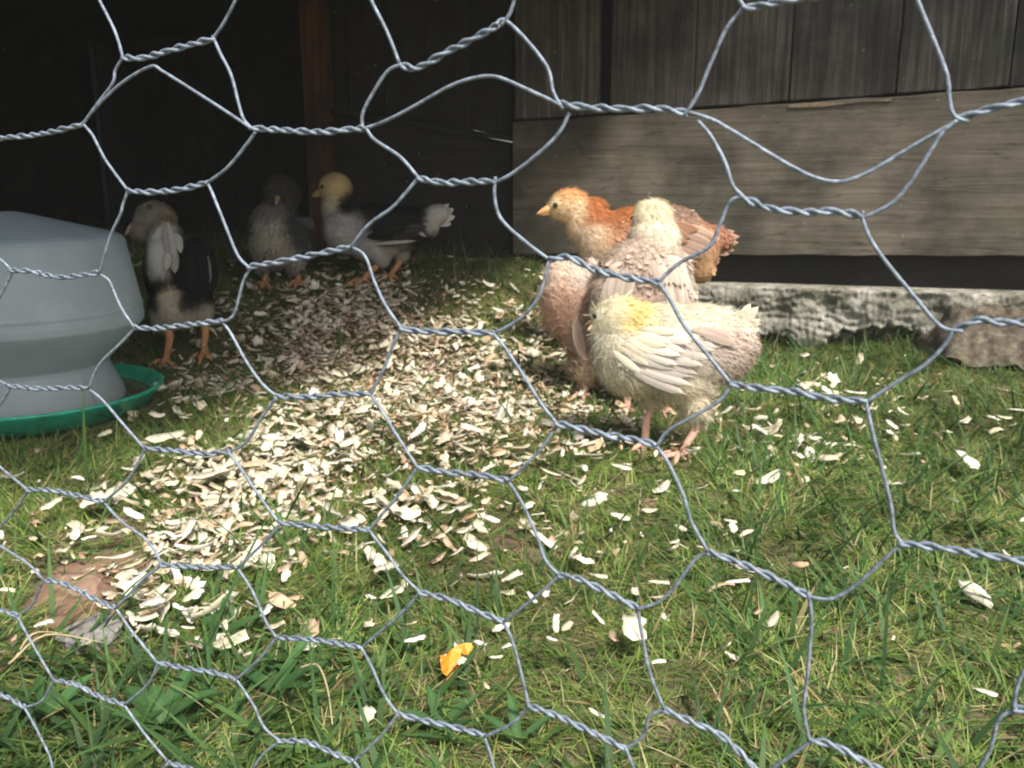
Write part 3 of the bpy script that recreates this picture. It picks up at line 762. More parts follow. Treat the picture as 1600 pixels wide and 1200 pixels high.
c.fluff(3500, 20, 1.1, fl, 0.8, 0.5, 0.12, seed=43)
c.wing([(910 - 3 * i, 478 + 5 * i, 886 + 6 * i, 545 + 4 * i, 14, (0.5, 0.36, 0.28), (0.68, 0.54, 0.44)) for i in range(6)], MO, CRM)
c.tail([(882, 436, 862, 420, 12, 4), (880, 440, 856, 430, 12, 0), (878, 446, 852, 442, 12, -4), (880, 452, 856, 456, 11, -6)], (0.66, 0.5, 0.4), (0.86, 0.78, 0.68))
c.eyefar(942, 586, 3.6, -10); c.eyefar(942, 586, 3.6, 28); c.beak(952, 602, 958, 614, 6, 8, 6)
c.leg([(912, 590), (914, 606), (908, 622)], 5, [(-18, 0, -14), (2, 0, -20), (16, 0, -12), (4, 0, 12)], PINK, -10)
c.leg([(906, 590), (908, 606), (902, 618)], 5, [(-18, 0, -14), (2, 0, -20), (16, 0, -12), (4, 0, 12)], PINK, 22)

BLK, BLK2 = (0.008, 0.0078, 0.008), (0.02, 0.018, 0.017); WHT_SHADE = (0.46, 0.44, 0.39)  # white dulled so the bay's shade sits in the plumage colour
# --- 5. black and white chick beside the drinker
c = Chick('black and white chick with a long white bib, standing beside the plastic drinker', (264, 570))
c.E(243, 344, 32, 30, 30); c.E(228, 360, 24, 22, 24); c.E(262, 380, 26, 44, 28, 0, -10); c.E(276, 430, 50, 62, 52, 0, 14); c.E(268, 415, 34, 46, 34, 0, -22); c.E(300, 425, 30, 52, 40, 0, 20); c.E(275, 478, 42, 38, 38, 0, 0); c.E(258, 492, 20, 28, 20, 0, -8); c.E(312, 478, 18, 34, 20, 0, 14); c.E(250, 430, 28, 50, 36, 0, 14)
c.body([(240, 350, 26, (0.22, 0.20, 0.15), 1.2), (215, 368, 20, (0.24, 0.19, 0.14)), (262, 345, 18, (0.24, 0.2, 0.14)), (265, 385, 20, WHT_SHADE, 1.6), (266, 410, 17, WHT_SHADE, 1.6), (268, 430, 14, WHT_SHADE), (238, 410, 17, BLK, 1.4), (305, 400, 28, BLK, 1.6), (312, 440, 26, BLK, 1.6), (235, 460, 20, BLK, 1.3),
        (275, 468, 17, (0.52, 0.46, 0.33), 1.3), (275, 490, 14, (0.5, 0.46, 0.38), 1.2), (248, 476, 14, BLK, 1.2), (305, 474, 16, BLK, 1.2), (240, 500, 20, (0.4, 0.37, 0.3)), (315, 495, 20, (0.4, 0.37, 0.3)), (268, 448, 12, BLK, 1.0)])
fl = flow_to(225, 345, 0.1, 1.0)
c.excl = [(270, 392, 18, 42, 0), (318, 420, 14, 32, 0), (232, 324, 6, 5, 0), (212, 353, 7, 7, 0)]
c.fluff(10000, 9, 1.2, fl, 0.25, 0.35, 0.1, seed=51)
c.wing([(312, 388, 326, 448, 10, BLK, BLK2), (316, 384, 331, 442, 9, BLK, (0.5, 0.48, 0.42)), (305, 395, 316, 452, 12, BLK, BLK2)], BLK, BLK2)
c.wing([(258, 352, 262, 398, 11, WHT_SHADE, WHT_SHADE), (265, 350, 272, 402, 12, WHT_SHADE, WHT_SHADE), (272, 352, 283, 400, 11, WHT_SHADE, WHT_SHADE), (262, 380, 262, 428, 12, WHT_SHADE, WHT_SHADE), (272, 384, 272, 432, 13, WHT_SHADE, WHT_SHADE)], WHT_SHADE, WHT_SHADE)
c.tail([(285, 440, 292, 400, 14, 60), (292, 440, 302, 402, 14, 62)], BLK, BLK2)
c.eye(233, 324, 4.0); c.eyefar(222, 324, 3.6, 20); c.beak(212, 352, 200, 364, 7, -6, -12, (0.3, 0.2, 0.1))
c.leg([(262, 508), (268, 525), (264, 550), (260, 566)], 5.6, [(-18, 0, -16), (2, 0, -24), (20, 0, -14), (4, 0, 12)], ORNG, -8)
c.leg([(312, 500), (316, 520), (314, 540), (312, 556)], 5.4, [(-18, 0, -16), (2, 0, -24), (18, 0, -14), (4, 0, 12)], ORNG, 14)

# --- 6. black and white chick further right
c = Chick('black and white chick with buff head and white tail tuft, side-on near the post', (588, 441))
c.E(598, 356, 72, 38, 38, -6); c.E(540, 360, 36, 38, 34); c.E(524, 295, 26, 25, 24); c.E(514, 302, 14, 15, 15); c.E(524, 328, 22, 36, 22, 0); c.E(650, 350, 36, 28, 28, -10); c.E(678, 338, 26, 17, 20, 20); c.E(585, 388, 38, 22, 30); c.E(596, 398, 15, 20, 13, 10, -12); c.E(624, 394, 14, 20, 13, 0, 16)
WH_SHADE = (0.40, 0.38, 0.35)  # breast and belly white lowered, shade near the post painted in
c.body([(520, 292, 22, (0.52, 0.40, 0.20), 1.5), (516, 318, 16, (0.46, 0.40, 0.28)), (508, 345, 18, WH_SHADE, 1.3), (530, 368, 26, WH_SHADE, 1.4), (560, 350, 18, WH_SHADE), (548, 322, 16, BLK, 1.6), (580, 328, 28, BLK, 1.6), (630, 330, 35, BLK, 1.6), (610, 360, 30, BLK, 1.4), (650, 360, 24, BLK, 1.3),
        (690, 336, 20, (0.50, 0.48, 0.44), 1.8), (675, 355, 12, (0.50, 0.48, 0.44)), (580, 392, 22, WH_SHADE, 1.2), (620, 388, 18, (0.4, 0.36, 0.3))])
fl = flow_to(498, 300, 1.0, 0.3)
c.excl = [(620, 362, 55, 24, -6), (504, 292, 6, 5, 0), (497, 302, 7, 6, 0)]
c.fluff(10000, 8, 1.1, fl, 0.25, 0.35, 0.1, seed=61)
ws = []
for i in range(6):
    u = i / 5; ws.append((590 + 30 * u, 380 - 30 * u, 650 + 20 * u, 374 - 20 * u, 11, (0.05, 0.045, 0.04), BLK2))
for i in range(5):
    u = i / 4; ws.append((575 + 30 * u, 368 - 28 * u, 622 + 30 * u, 368 - 24 * u, 13, BLK, BLK2))
ws.append((585, 381, 655, 376, 5, (0.42, 0.40, 0.34), (0.42, 0.4, 0.34))); ws.append((640, 350, 664, 370, 6, (0.42, 0.40, 0.34), (0.42, 0.4, 0.34)))
c.wing(ws, BLK, BLK2)
c.tail([(676, 340, 702, 318, 12, 3), (678, 342, 710, 326, 13, 0), (678, 345, 712, 338, 13, -3), (676, 348, 706, 350, 12, 2)], (0.54, 0.52, 0.48), (0.6, 0.58, 0.54))
c.eye(504, 292, 3.6); c.eyefar(506, 292, 3.4, 20); c.beak(500, 301, 488, 305, 5.5, -2, -4, (0.4, 0.25, 0.12))
c.leg([(598, 402), (590, 415), (574, 430), (566, 440)], 4.6, [(-22, 0, -8), (-16, 0, 10), (-6, 0, -18), (12, 0, 4)], ORNG, -12)
c.leg([(626, 398), (622, 412), (612, 426), (606, 436)], 4.4, [(-22, 0, -8), (-16, 0, 10), (6, 0, -14), (12, 0, 4)], ORNG, 14)

# --- 7. fuzzy grey chick in the dark
c = Chick('fuzzy grey chick with a dark head, in the dark bay left of the post', (445, 446))
c.E(430, 370, 42, 54, 42); c.E(440, 305, 27, 30, 27); c.E(436, 335, 28, 30, 28); c.E(470, 380, 20, 34, 26); c.E(412, 408, 14, 22, 14, 0, -4); c.E(462, 408, 14, 22, 14, 0, -4)
c.body([(440, 295, 26, (0.05, 0.045, 0.04), 1.6), (425, 340, 20, (0.2, 0.18, 0.16)), (430, 375, 26, (0.36, 0.33, 0.26), 1.4), (470, 360, 20, (0.05, 0.05, 0.05), 1.2), (395, 360, 15, (0.08, 0.07, 0.07)), (430, 410, 20, (0.22, 0.19, 0.16))])
c.fluff(5000, 12, 1.8, flow_to(440, 300, 0.0, 1.0), 0.3, 0.5, 0.2, seed=71)
c.wing([(468, 350, 476, 405, 12, (0.06, 0.06, 0.06), (0.15, 0.14, 0.12)), (474, 352, 484, 400, 11, (0.06, 0.06, 0.06), (0.2, 0.19, 0.17))], BLK, BLK2)
c.eyefar(428, 300, 3.4, -22); c.eyefar(454, 300, 3.4, -22); c.beak(440, 308, 440, 316, 5, -24, -36, (0.3, 0.2, 0.1))
c.leg([(414, 420), (414, 434), (412, 446)], 4.2, [(-14, 0, -14), (0, 0, -20), (14, 0, -14), (0, 0, 10)], ORNG)
c.leg([(464, 420), (466, 434), (466, 446)], 4.2, [(-14, 0, -14), (0, 0, -20), (14, 0, -14), (0, 0, 10)], ORNG)

# ------------------------------------------------------------------ scatter helpers
def dens(px, py):
    """how thickly the shavings lie, over the photo"""
    g = lambda x, y, sx, sy, a: a * np.exp(-(((px - x) / sx) ** 2 + ((py - y) / sy) ** 2))
    d = g(560, 540, 150, 60, 1.1) + g(700, 640, 170, 75, .95) + g(480, 730, 130, 65, 0.9) + g(320, 860, 95, 65, 1.1) + g(250, 945, 75, 45, 1.1) + g(380, 905, 50, 35, .8) + g(830, 560, 70, 60, .7) + g(360, 760, 90, 40, .7) + g(560, 480, 150, 30, .6) + g(320, 600, 60, 60, .4) + g(980, 680, 150, 60, .16) + g(1300, 670, 150, 60, .14) + g(700, 800, 220, 80, .25) + g(880, 900, 300, 150, 0.04) + g(330, 1000, 150, 60, .25) + g(100, 830, 90, 60, .12) + g(130, 620, 200, 60, 0.03)
    return (d + 0.012) * np.clip((1130 - py) / 60, .1, 1)
def snz(x, y, f, s=0):
    return np.sin(x * f + s + 1.7 * np.sin(y * f * .8 + s)) * np.sin(y * f * 1.13 + 2 * s + 1.3 * np.sin(x * f * .9))
def wall_y(x): return 1.79 - 0.4496 * (x - 0.57)

# ------------------------------------------------------------------ shavings
CH_COL = np.array([(0.82, 0.77, 0.58), (0.79, 0.72, 0.52), (0.86, 0.82, 0.70), (0.74, 0.64, 0.47), (0.81, 0.73, 0.58), (0.84, 0.80, 0.65), (0.85, 0.82, 0.68), (0.60, 0.46, 0.31)])
def flake(seed, L=1.0, Wd=0.42, curl=0.5, NX=5, NY=2, th=0.025):
    """one thin curled flake, length along x; returns verts (two skins) and quads"""
    g = np.random.default_rng(seed); top = []
    e0, e1 = g.uniform(.15, .8), g.uniform(.1, .8)
    wl = [min(1, (e0 if i == 0 else e1 if i == NX else 1)) * g.uniform(.6, 1.15) for i in range(NX + 1)]
    wr = [min(1, (e0 if i == 0 else e1 if i == NX else 1)) * g.uniform(.6, 1.15) for i in range(NX + 1)]
    bend = g.uniform(-.25, .25); tw = g.uniform(-.5, .5)
    for i in range(NX + 1):
        u = i / NX - .5
        for j in range(NY + 1):
            q = (j / NY - .5) * 2; w = (wl[i] if q < 0 else wr[i]) * Wd * .5 * q
            z = curl * L * (u * u * 1.0) + 0.25 * Wd * q * q * (0.4 + curl) + tw * u * w
            top.append((u * L + g.uniform(-.06, .06), w + bend * u * u * L, z))
    top = np.array(top); n = len(top); v = np.concatenate([top, top - np.array([0, 0, th * .6])]); f = []
    id_ = lambda i, j: i * (NY + 1) + j
    for i in range(NX):
        for j in range(NY):
            f.append((id_(i, j), id_(i + 1, j), id_(i + 1, j + 1), id_(i, j + 1)))
            f.append((n + id_(i, j), n + id_(i, j + 1), n + id_(i + 1, j + 1), n + id_(i + 1, j)))
    for i in range(NX):
        f.append((id_(i, 0), n + id_(i, 0), n + id_(i + 1, 0), id_(i + 1, 0)))
        f.append((id_(i, NY), id_(i + 1, NY), n + id_(i + 1, NY), n + id_(i, NY)))
    for j in range(NY):
        f.append((id_(0, j), id_(0, j + 1), n + id_(0, j + 1), n + id_(0, j)))
        f.append((id_(NX, j), n + id_(NX, j), n + id_(NX, j + 1), id_(NX, j + 1)))
    return v, np.array(f)
FL = [flake(i, 1.0, random.uniform(.28, .6), random.uniform(.05, .55), 4, 2) for i in range(14)]
FS = [flake(100 + i, 1.0, random.uniform(.3, .7), random.uniform(.0, .5), 2, 1) for i in range(8)]
def rotm(yaw, pitch, roll):
    cy, sy, cp, sp, cr, sr = np.cos(yaw), np.sin(yaw), np.cos(pitch), np.sin(pitch), np.cos(roll), np.sin(roll)
    return np.stack([np.stack([cy * cp, cy * sp * sr - sy * cr, cy * sp * cr + sy * sr], -1),
                     np.stack([sy * cp, sy * sp * sr + cy * cr, sy * sp * cr - cy * sr], -1),
                     np.stack([-sp, cp * sr, cp * cr], -1)], -2)
def scatter_points(n, densf, margin=120):
    out = []
    tot = 0
    while tot < n:
        x = rng.uniform(-1.5, 1.5, 60000); y = rng.uniform(0.30, 2.35, 60000)
        px, py = proj(x, y, gz(x, y))
        ok = (px > -margin) & (px < 1600 + margin) & (py < 1200 + margin + 60) & (y < wall_y(x) - 0.03 + (x < -0.45) * 0.5)
        ok &= np.hypot(x - DRX, y - DRY) > TRAY_R * 0.93
        ok &= y < wall_y(x) - 0.03 + (x < -0.45) * 0.5 - 0.19 * sst((px - 1420) / 80)
        x, y, px, py = x[ok], y[ok], px[ok], py[ok]
        k = rng.random(len(x)) < densf(px, py, x, y)
        out.append(np.stack([x[k], y[k], px[k], py[k]], 1)); tot += k.sum()
        if tot == 0: break
    return np.concatenate(out)[:n]
def scatter_flakes(name, n, shapes, size, densf, lift, label, cols, cat='wood shavings', dim=1.0, tilt=.35):
    pts = scatter_points(n, densf); V, F, C, o = [], [], [], 0
    n = len(pts); which = rng.integers(0, len(shapes), n)
    for w in range(len(shapes)):
        k = which == w; m = k.sum()
        if m == 0: continue
        v, f = shapes[w]; p = pts[k]
        Rm = rotm(rng.uniform(0, 6.28, m), rng.normal(0, tilt, m), rng.normal(0, tilt, m) + (rng.random(m) < .3) * 3.14)
        L = size[0] * np.clip(np.exp(rng.normal(0, size[1], m)), .3, 1.9)
        q = np.einsum('mij,vj->mvi', Rm, v) * L[:, None, None]
        q[..., 0] += p[:, None, 0]; q[..., 1] += p[:, None, 1]
        q[..., 2] += (gz(p[:, 0], p[:, 1]) + rng.uniform(lift[0], lift[1], m))[:, None]
        cc = cols[rng.integers(0, len(cols), m)] * rng.uniform(.8, 1.1, (m, 1)) * dim
        V.append(q.reshape(-1, 3)); F.append((f[None] + (np.arange(m) * len(v))[:, None, None]).reshape(-1, f.shape[1]) + o); o += m * len(v)
        C.append(np.repeat(cc, len(v), 0))
    me = mesh_np(name, np.concatenate(V), np.concatenate(F), np.clip(np.concatenate(C), 0, 1), smooth=False)
    return link(name, me, M_CHIPS, kind='stuff', label=label, category=cat)
FINE = lambda px, py, x, y: np.clip(np.exp(-((px - 560) / 150) ** 2 - ((py - 545) / 65) ** 2) * 1.3 + np.exp(-((px - 700) / 170) ** 2 - ((py - 640) / 70) ** 2) * .5 + .3 * dens(px, py) * (snz(x, y, 19, 1) > -.2), 0, 1)
BIG = lambda px, py, x, y: np.clip(dens(px, py) * (0.62 + 0.55 * snz(x, y, 21, 2) + .3 * snz(x, y, 47, 5)), 0, 1) * np.where(py > 0, 1, 0)
scatter_flakes('sawdust', 7500, FS, (0.0085, .4), FINE, (0.002, 0.014), 'fine pinkish sawdust and small chips trodden into the turf', np.array([(0.70, 0.52, 0.36), (0.74, 0.60, 0.42), (0.62, 0.42, 0.28), (0.78, 0.68, 0.48), (0.45, 0.30, 0.18)]), 'sawdust')
scatter_flakes('scattered_shavings', 3500, FL, (0.0155, .45), BIG, (0.004, 0.018), 'drift of cream wood shavings strewn across the middle of the turf', CH_COL)

M_CH1 = []
for i, cc in enumerate(CH_COL[:5]):
    m_, t, b = new_mat('shaving_%s' % ('cream', 'straw', 'white', 'tan', 'buff')[i])
    tc = nd(t, 'ShaderNodeTexCoord'); mp = nd(t, 'ShaderNodeMapping'); t.links.new(tc.outputs['Object'], mp.inputs[0]); mp.inputs['Scale'].default_value = (2, 26, 2)
    n = noise_n(t, mp.outputs[0], 2.0, 4)
    r_ = ramp(t, n.outputs[0], [(0.3, tuple(cc * .78)), (0.65, tuple(np.minimum(cc * 1.08, .92)))])
    t.links.new(r_.outputs[0], b.inputs['Base Color']); b.inputs['Roughness'].default_value = .7; bump(t, n.outputs[0], b, .4, 0.02)
    M_CH1.append(m_)
FLM = []
for i in range(16):
    v, f = flake(500 + i, 1.0, (0.25, .35, .5, .65)[i % 4], (0.05, .2, .4, .6)[(i // 4) % 4], 6, 3, .03)
    FLM.append([mesh_np('shaving', v, f) for _ in range(1)][0])
FLV = {}
def shaving(px, py, lpx, ang, shape, mat, label, group=None, tilt=(0, 0), lift=0.012):
    lpx *= 0.88
    p, d = ghit(px, py)
    key = (shape, mat)
    if key not in FLV:
        me = FLM[shape].copy(); me.materials.append(M_CH1[mat]); FLV[key] = me
    o = link('wood_shaving', FLV[key]); s = lpx * d / FPX
    o.location = (p.x, p.y, float(gz(p.x, p.y)) + lift)
    # real-world yaw giving this angle in the picture (ground foreshortens)
    foreshort = max(0.2, -ray(px, py).normalized().z)
    a = R(ang); yaw = math.atan2(math.sin(a) / foreshort, math.cos(a)); s *= min(1.25, math.hypot(math.cos(a), math.sin(a) / (foreshort + 0.3)))
    o.rotation_euler = (tilt[0], tilt[1], yaw); o.scale = (s, s, s)
    o['label'] = label; o['category'] = 'wood shaving'
    if group: o['group'] = group
    return o
G = 'wood shavings strewn on the grass'
named = [
 (262, 712, 62, 15, 2, 0, 'broad flat cream shaving lying in dark grass just in front of the green tray'),
 (1166, 932, 44, -20, 3, 2, 'bright white broad shaving, largest flake of the splayed cluster on the right-hand grass'),
 (1150, 950, 46, 5, 0, 2, 'white pointed shaving lying below the broadest flake of the splayed cluster'),
 (1145, 922, 26, -35, 1, 2, 'small white shaving at the top left of the splayed cluster'),
 (988, 1030, 78, 85, 2, 0, 'long upright cream shaving with a split end in the foreground grass'),
 (990, 968, 42, 80, 0, 4, 'narrow cream shaving just above the long upright one in the foreground'),
 (1508, 748, 52, 100, 1, 2, 'bright white narrow shaving standing alone in green grass at the far right'),
 (1270, 712, 28, 60, 3, 2, 'stubby white shaving right of the yellow-headed chick, on open grass'),
 (1387, 702, 30, 50, 0, 2, 'thin slanting white sliver right of the stubby white shaving'),
 (1338, 682, 28, 70, 1, 0, 'small cream rectangular shaving left of the slanting white sliver'),
 (1548, 680, 26, 110, 2, 2, 'white shaving near the right edge, above the lone narrow one'),
 (1586, 667, 32, -20, 0, 2, 'white shaving touching the right edge of the view'),
 (1333, 638, 36, -8, 5, 2, 'flat white shaving lying in grass before the earth bank'),
 (1290, 638, 24, 0, 1, 2, 'small white shaving beside the flat one before the earth bank'),
 (740, 700, 52, -5, 2, 4, 'wide tan shaving in the brightest part of the drift'),
 (963, 712, 26, 80, 3, 2, 'small bright white shaving on grass left of the pink foot'),
 (935, 942, 32, -30, 3, 0, 'crumpled cream shaving in foreground grass, upper left of the long upright one'),
 (1028, 953, 40, -15, 0, 0, 'thin cream sliver lying right of the long upright shaving'),
 (1030, 975, 36, 0, 4, 3, 'dull tan sliver lying right of the long upright shaving, the lower of two'),
 (832, 980, 32, -45, 8, 2, 'curved white shaving, left arm of the small V in the foreground'),
 (852, 975, 30, 70, 9, 2, 'curved white shaving, right arm of the small V in the foreground'),
 (868, 1020, 40, 85, 0, 0, 'thin upright cream sliver below the small V'),
 (862, 1045, 26, -25, 4, 2, 'small white sliver at the foot of the thin upright one below the V'),
 (650, 1049, 38, 12, 1, 2, 'flat white shaving left of the orange scrap'),
 (750, 1052, 28, -30, 6, 2, 'curled white shaving right of the orange scrap'),
 (792, 1062, 24, 40, 10, 2, 'round curled white shaving, second to the right of the orange scrap'),
 (775, 1078, 24, 0, 1, 0, 'square cream shaving below the curled ones right of the orange scrap'),
 (722, 1082, 20, 60, 3, 3, 'dull tan chip at the lower tip of the orange scrap'),
 (1532, 1133, 38, -10, 3, 4, 'blocky pinkish cream shaving in dark grass at the lower right'),
 (932, 1172, 36, -20, 4, 0, 'pale leaf-shaped shaving at the bottom middle of the view'),
 (577, 1172, 44, 95, 6, 0, 'upright cream shaving at the bottom edge, left of the middle'),
 (425, 838, 38, 10, 3, 4, 'rounded tan shaving in dark grass at the lower end of the drift'),
 (213, 840, 56, -12, 4, 2, 'long bright shaving with a frayed end over the bare earth'),
 (185, 915, 62, 25, 8, 0, 'curled long shaving lying on the bare reddish earth'),
 (222, 948, 36, 60, 2, 2, 'bright broad shaving right of the bare reddish earth, upper of a pair'),
 (205, 962, 40, -50, 1, 2, 'bright broad shaving right of the bare reddish earth, lower of a pair'),
 (243, 990, 46, 60, 6, 2, 'fan-shaped pale shaving right of the grey stone'),
 (290, 998, 48, -10, 12, 2, 'arched white curl lying to the right of the grey stone'),
 (313, 975, 26, 80, 2, 2, 'small white shaving just above the arched curl'),
 (75, 1022, 30, 50, 3, 2, 'small crumpled white shaving left of the grey stone'),
 (297, 1028, 24, 0, 1, 0, 'small flat cream shaving below the arched curl'),
 (86, 825, 36, 60, 2, 0, 'cream shaving near the left edge below the drinker'),
 (150, 818, 44, 55, 3, 0, 'broad cream shaving in grass right of the one near the left edge'),
 (435, 738, 28, 60, 3, 4, 'pointed tan shaving at the left border of the bright drift'),
 (548, 722, 44, 20, 7, 0, 'veined cream shaving in the left half of the bright drift'),
 (568, 665, 40, 65, 2, 4, 'upright tan shaving in the upper part of the bright drift'),
 (652, 705, 56, 45, 8, 2, 'long curled white shaving at the heart of the bright drift'),
 (330, 775, 80, 40, 2, 4, 'long broad pinkish shaving leading up to the drift'),
 (360, 755, 50, 35, 1, 0, 'narrow cream shaving alongside the long broad pinkish one'),
 (310, 740, 44, 5, 0, 2, 'pale shaving above the long broad pinkish one'),
 (615, 970, 44, 20, 3, 0, 'pale crumpled shaving in the middle foreground grass'),
 (580, 975, 26, -25, 1, 2, 'small white shaving left of the crumpled one in the middle foreground'),
 (605, 930, 46, 30, 3, 4, 'pinkish broad shaving above the crumpled one in the middle foreground'),
 (800, 945, 40, 25, 10, 0, 'cream curl above the small V in the foreground'),
 (420, 1000, 28, 65, 1, 2, 'white sliver in dark grass left of the middle foreground'),
 (967, 842, 34, -15, 3, 0, 'cream shaving on green grass below the pink foot'),
 (1062, 862, 36, -60, 0, 0, 'thin slanting cream sliver on green grass, lower right of the pink foot'),
 (1138, 852, 22, -10, 3, 4, 'small rounded cream chip on green grass, right of the slanting sliver'),
 (968, 762, 34, -5, 3, 0, 'pale shaving cluster piece under the pink foot, on thin grass'),
 (860, 770, 40, -10, 4, 3, 'tan splintery shaving at the right border of the drift'),
]
for i, (px, py, l, a, sh, mt, lab) in enumerate(named):
    shaving(px, py, l, a, sh, mt, lab, None, (random.uniform(-.2, .2), random.uniform(-.2, .2)), 0.022)
# other single shavings, one shared wording for each part of the ground they lie on
zones = [('cream wood shaving among the many in the thick sunlit drift', lambda x, y: (380 < x < 900) & (560 < y < 830)),
         ('pale wood shaving among those around the bare earth and stone', lambda x, y: (60 < x < 440) & (760 < y < 1040)),
         ('dim tan wood shaving on the shaded ground near the drinker', lambda x, y: (x < 620) & (430 < y < 720)),
         ('stray pale wood shaving in the open grass on the right', lambda x, y: (x > 900) & (600 < y < 1000)),
         ('stray pale wood shaving in the foreground grass', lambda x, y: (x > 60) & (y > 840) & (y < 1180))]
cnt = 0
pts = scatter_points(900, lambda px, py, x, y: np.clip(dens(px, py) * 1.0 + .015, 0, 1), 0)
for (x, y, px, py) in pts:
    if cnt >= 225: break
    for lab, z in zones:
        if z(px, py):
            if 900 < px < 1190 and py < 700: break
            sh_, mt_ = random.randrange(16), random.choice((0, 0, 1, 2, 2, 3, 4))
            ad = ('narrow', 'slim', 'broad', 'stubby')[sh_ % 4] + ' ' + ('flat ', 'slightly bent ', 'curled ', 'strongly curled ')[sh_ // 4] + ('cream', 'straw coloured', 'near-white', 'tan', 'pale buff')[mt_]
            o = shaving(px, py, random.uniform(13, 28), random.uniform(0, 180), sh_, mt_, ad + ' wood shaving ' + lab.split('wood shaving ')[1], lab.replace('wood shaving', 'wood shavings').replace('stray ', 'stray '), (random.uniform(-.35, .35), random.uniform(-.35, .35)), random.uniform(.012, .024))
            cnt += 1; break

# ------------------------------------------------------------------ grass
def grass(name, n, length, width, densf, label, cols, tiltm=1.0, seg=3):
    pts = scatter_points(n, densf); n = len(pts); x, y = pts[:, 0], pts[:, 1]
    clump = 1.6 * snz(x, y, 14, 3) + 1.2 * snz(x, y, 33, 7)
    az = clump * 2.2 + rng.normal(0, 1.1, n)
    tilt = np.clip(rng.normal(tiltm, .30, n), .1, 1.5)
    L = length * np.exp(rng.normal(0, .35, n)); Wd = width * rng.uniform(.6, 1.3, n)
    dirh = np.stack([np.cos(az), np.sin(az), np.zeros(n)], 1); side = np.stack([-np.sin(az), np.cos(az), np.zeros(n)], 1)
    p = np.stack([x, y, gz(x, y) - 0.002], 1)
    vs = []; cu = rng.uniform(.1, .55, n)
    cols = np.asarray(cols); cp = cols[:, 3] / cols[:, 3].sum(); ci = rng.choice(len(cols), n, p=cp)
    patch = 1 + .22 * snz(x, y, 8, 4) + .15 * snz(x, y, 23, 9)
    c = cols[ci, :3] * (patch * rng.uniform(.75, 1.25, n))[:, None]; cs = []
    cur = p.copy(); steps = seg
    for i in range(steps + 1):
        u = i / steps; w = (1 - u ** 1.6) * (1 if i < steps else .08) + .0
        th = tilt + cu * u * 1.2
        if i > 0:
            cur = cur + (dirh * np.sin(th)[:, None] + np.array([0, 0, 1.]) * np.cos(th)[:, None]) * (L / steps)[:, None]
            cur[:, 2] = np.maximum(cur[:, 2], gz(cur[:, 0], cur[:, 1]) + .002)
        tw = side * (Wd * w * .5)[:, None] + np.array([0, 0, 1.]) * (Wd * w * rng.uniform(-.25, .25, n))[:, None]
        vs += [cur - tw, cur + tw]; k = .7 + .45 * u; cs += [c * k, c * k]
    m = len(vs); V = np.stack(vs, 1).reshape(-1, 3); C = np.clip(np.stack(cs, 1).reshape(-1, 3), 0, 1)
    q = np.array([[2 * i, 2 * i + 1, 2 * i + 3, 2 * i + 2] for i in range(steps)])
    F = (np.arange(n)[:, None, None] * m + q[None]).reshape(-1, 4)
    return link(name, mesh_np(name, V, F, C), M_GRASS, kind='stuff', label=label, category='grass')
def bare(px, py):
    g = lambda x, y, sx, sy: np.exp(-(((px - x) / sx) ** 2 + ((py - y) / sy) ** 2) ** 1.5)
    return np.clip(g(140, 930, 110, 70) + .8 * g(795, 845, 60, 30) + .6 * g(250, 850, 120, 50) + .6 * g(560, 540, 170, 60) + .15 * g(650, 640, 200, 70) + .3 * g(400, 780, 120, 50) + .35 * g(430, 450, 160, 40) + .5 * g(1510, 600, 150, 30), 0, 1)
GD = lambda px, py, x, y: np.clip((1 - bare(px, py) * .93) * (.82 + .22 * snz(x, y, 17, 6)), 0, 1)
GCOL = [(0.14, 0.235, 0.045, 3.2), (0.19, 0.29, 0.06, 3.2), (0.09, 0.17, 0.035, 1.4), (0.28, 0.33, 0.10, 2.0), (0.42, 0.38, 0.18, 1.1), (0.32, 0.23, 0.11, .9), (0.5, 0.44, 0.25, .4)]
grass('grass', 190000, 0.024, 0.0013, GD, 'short matted green lawn grass with dry yellow blades mixed in', GCOL, 1.05)
LD = lambda px, py, x, y: GD(px, py, x, y) * np.clip(.15 + .85 * sst((py - 900) / 200) * sst((900 - px) / 500) + .25 * (px > 1100), 0, 1)
grass('coarse_grass', 9000, 0.050, 0.0040, LD, 'coarser dark green grass in the foreground', [(0.05, 0.115, 0.035, 3), (0.075, 0.145, 0.042, 3), (0.11, 0.18, 0.05, 1), (0.3, 0.26, 0.12, .15)], 1.0, 4)
TALL = lambda px, py, x, y: np.where(px > 1230, .25, 1) * np.clip(np.exp(-((y - wall_y(x) + .12) / .12) ** 2) + .04, 0, 1)
grass('tall_grass', 900, 0.065, 0.0020, TALL, 'longer grass stalks growing along the foot of the shed wall', [(0.08, 0.12, 0.03, 2), (0.3, 0.26, 0.13, 1), (0.16, 0.17, 0.06, 1)], .65, 4)

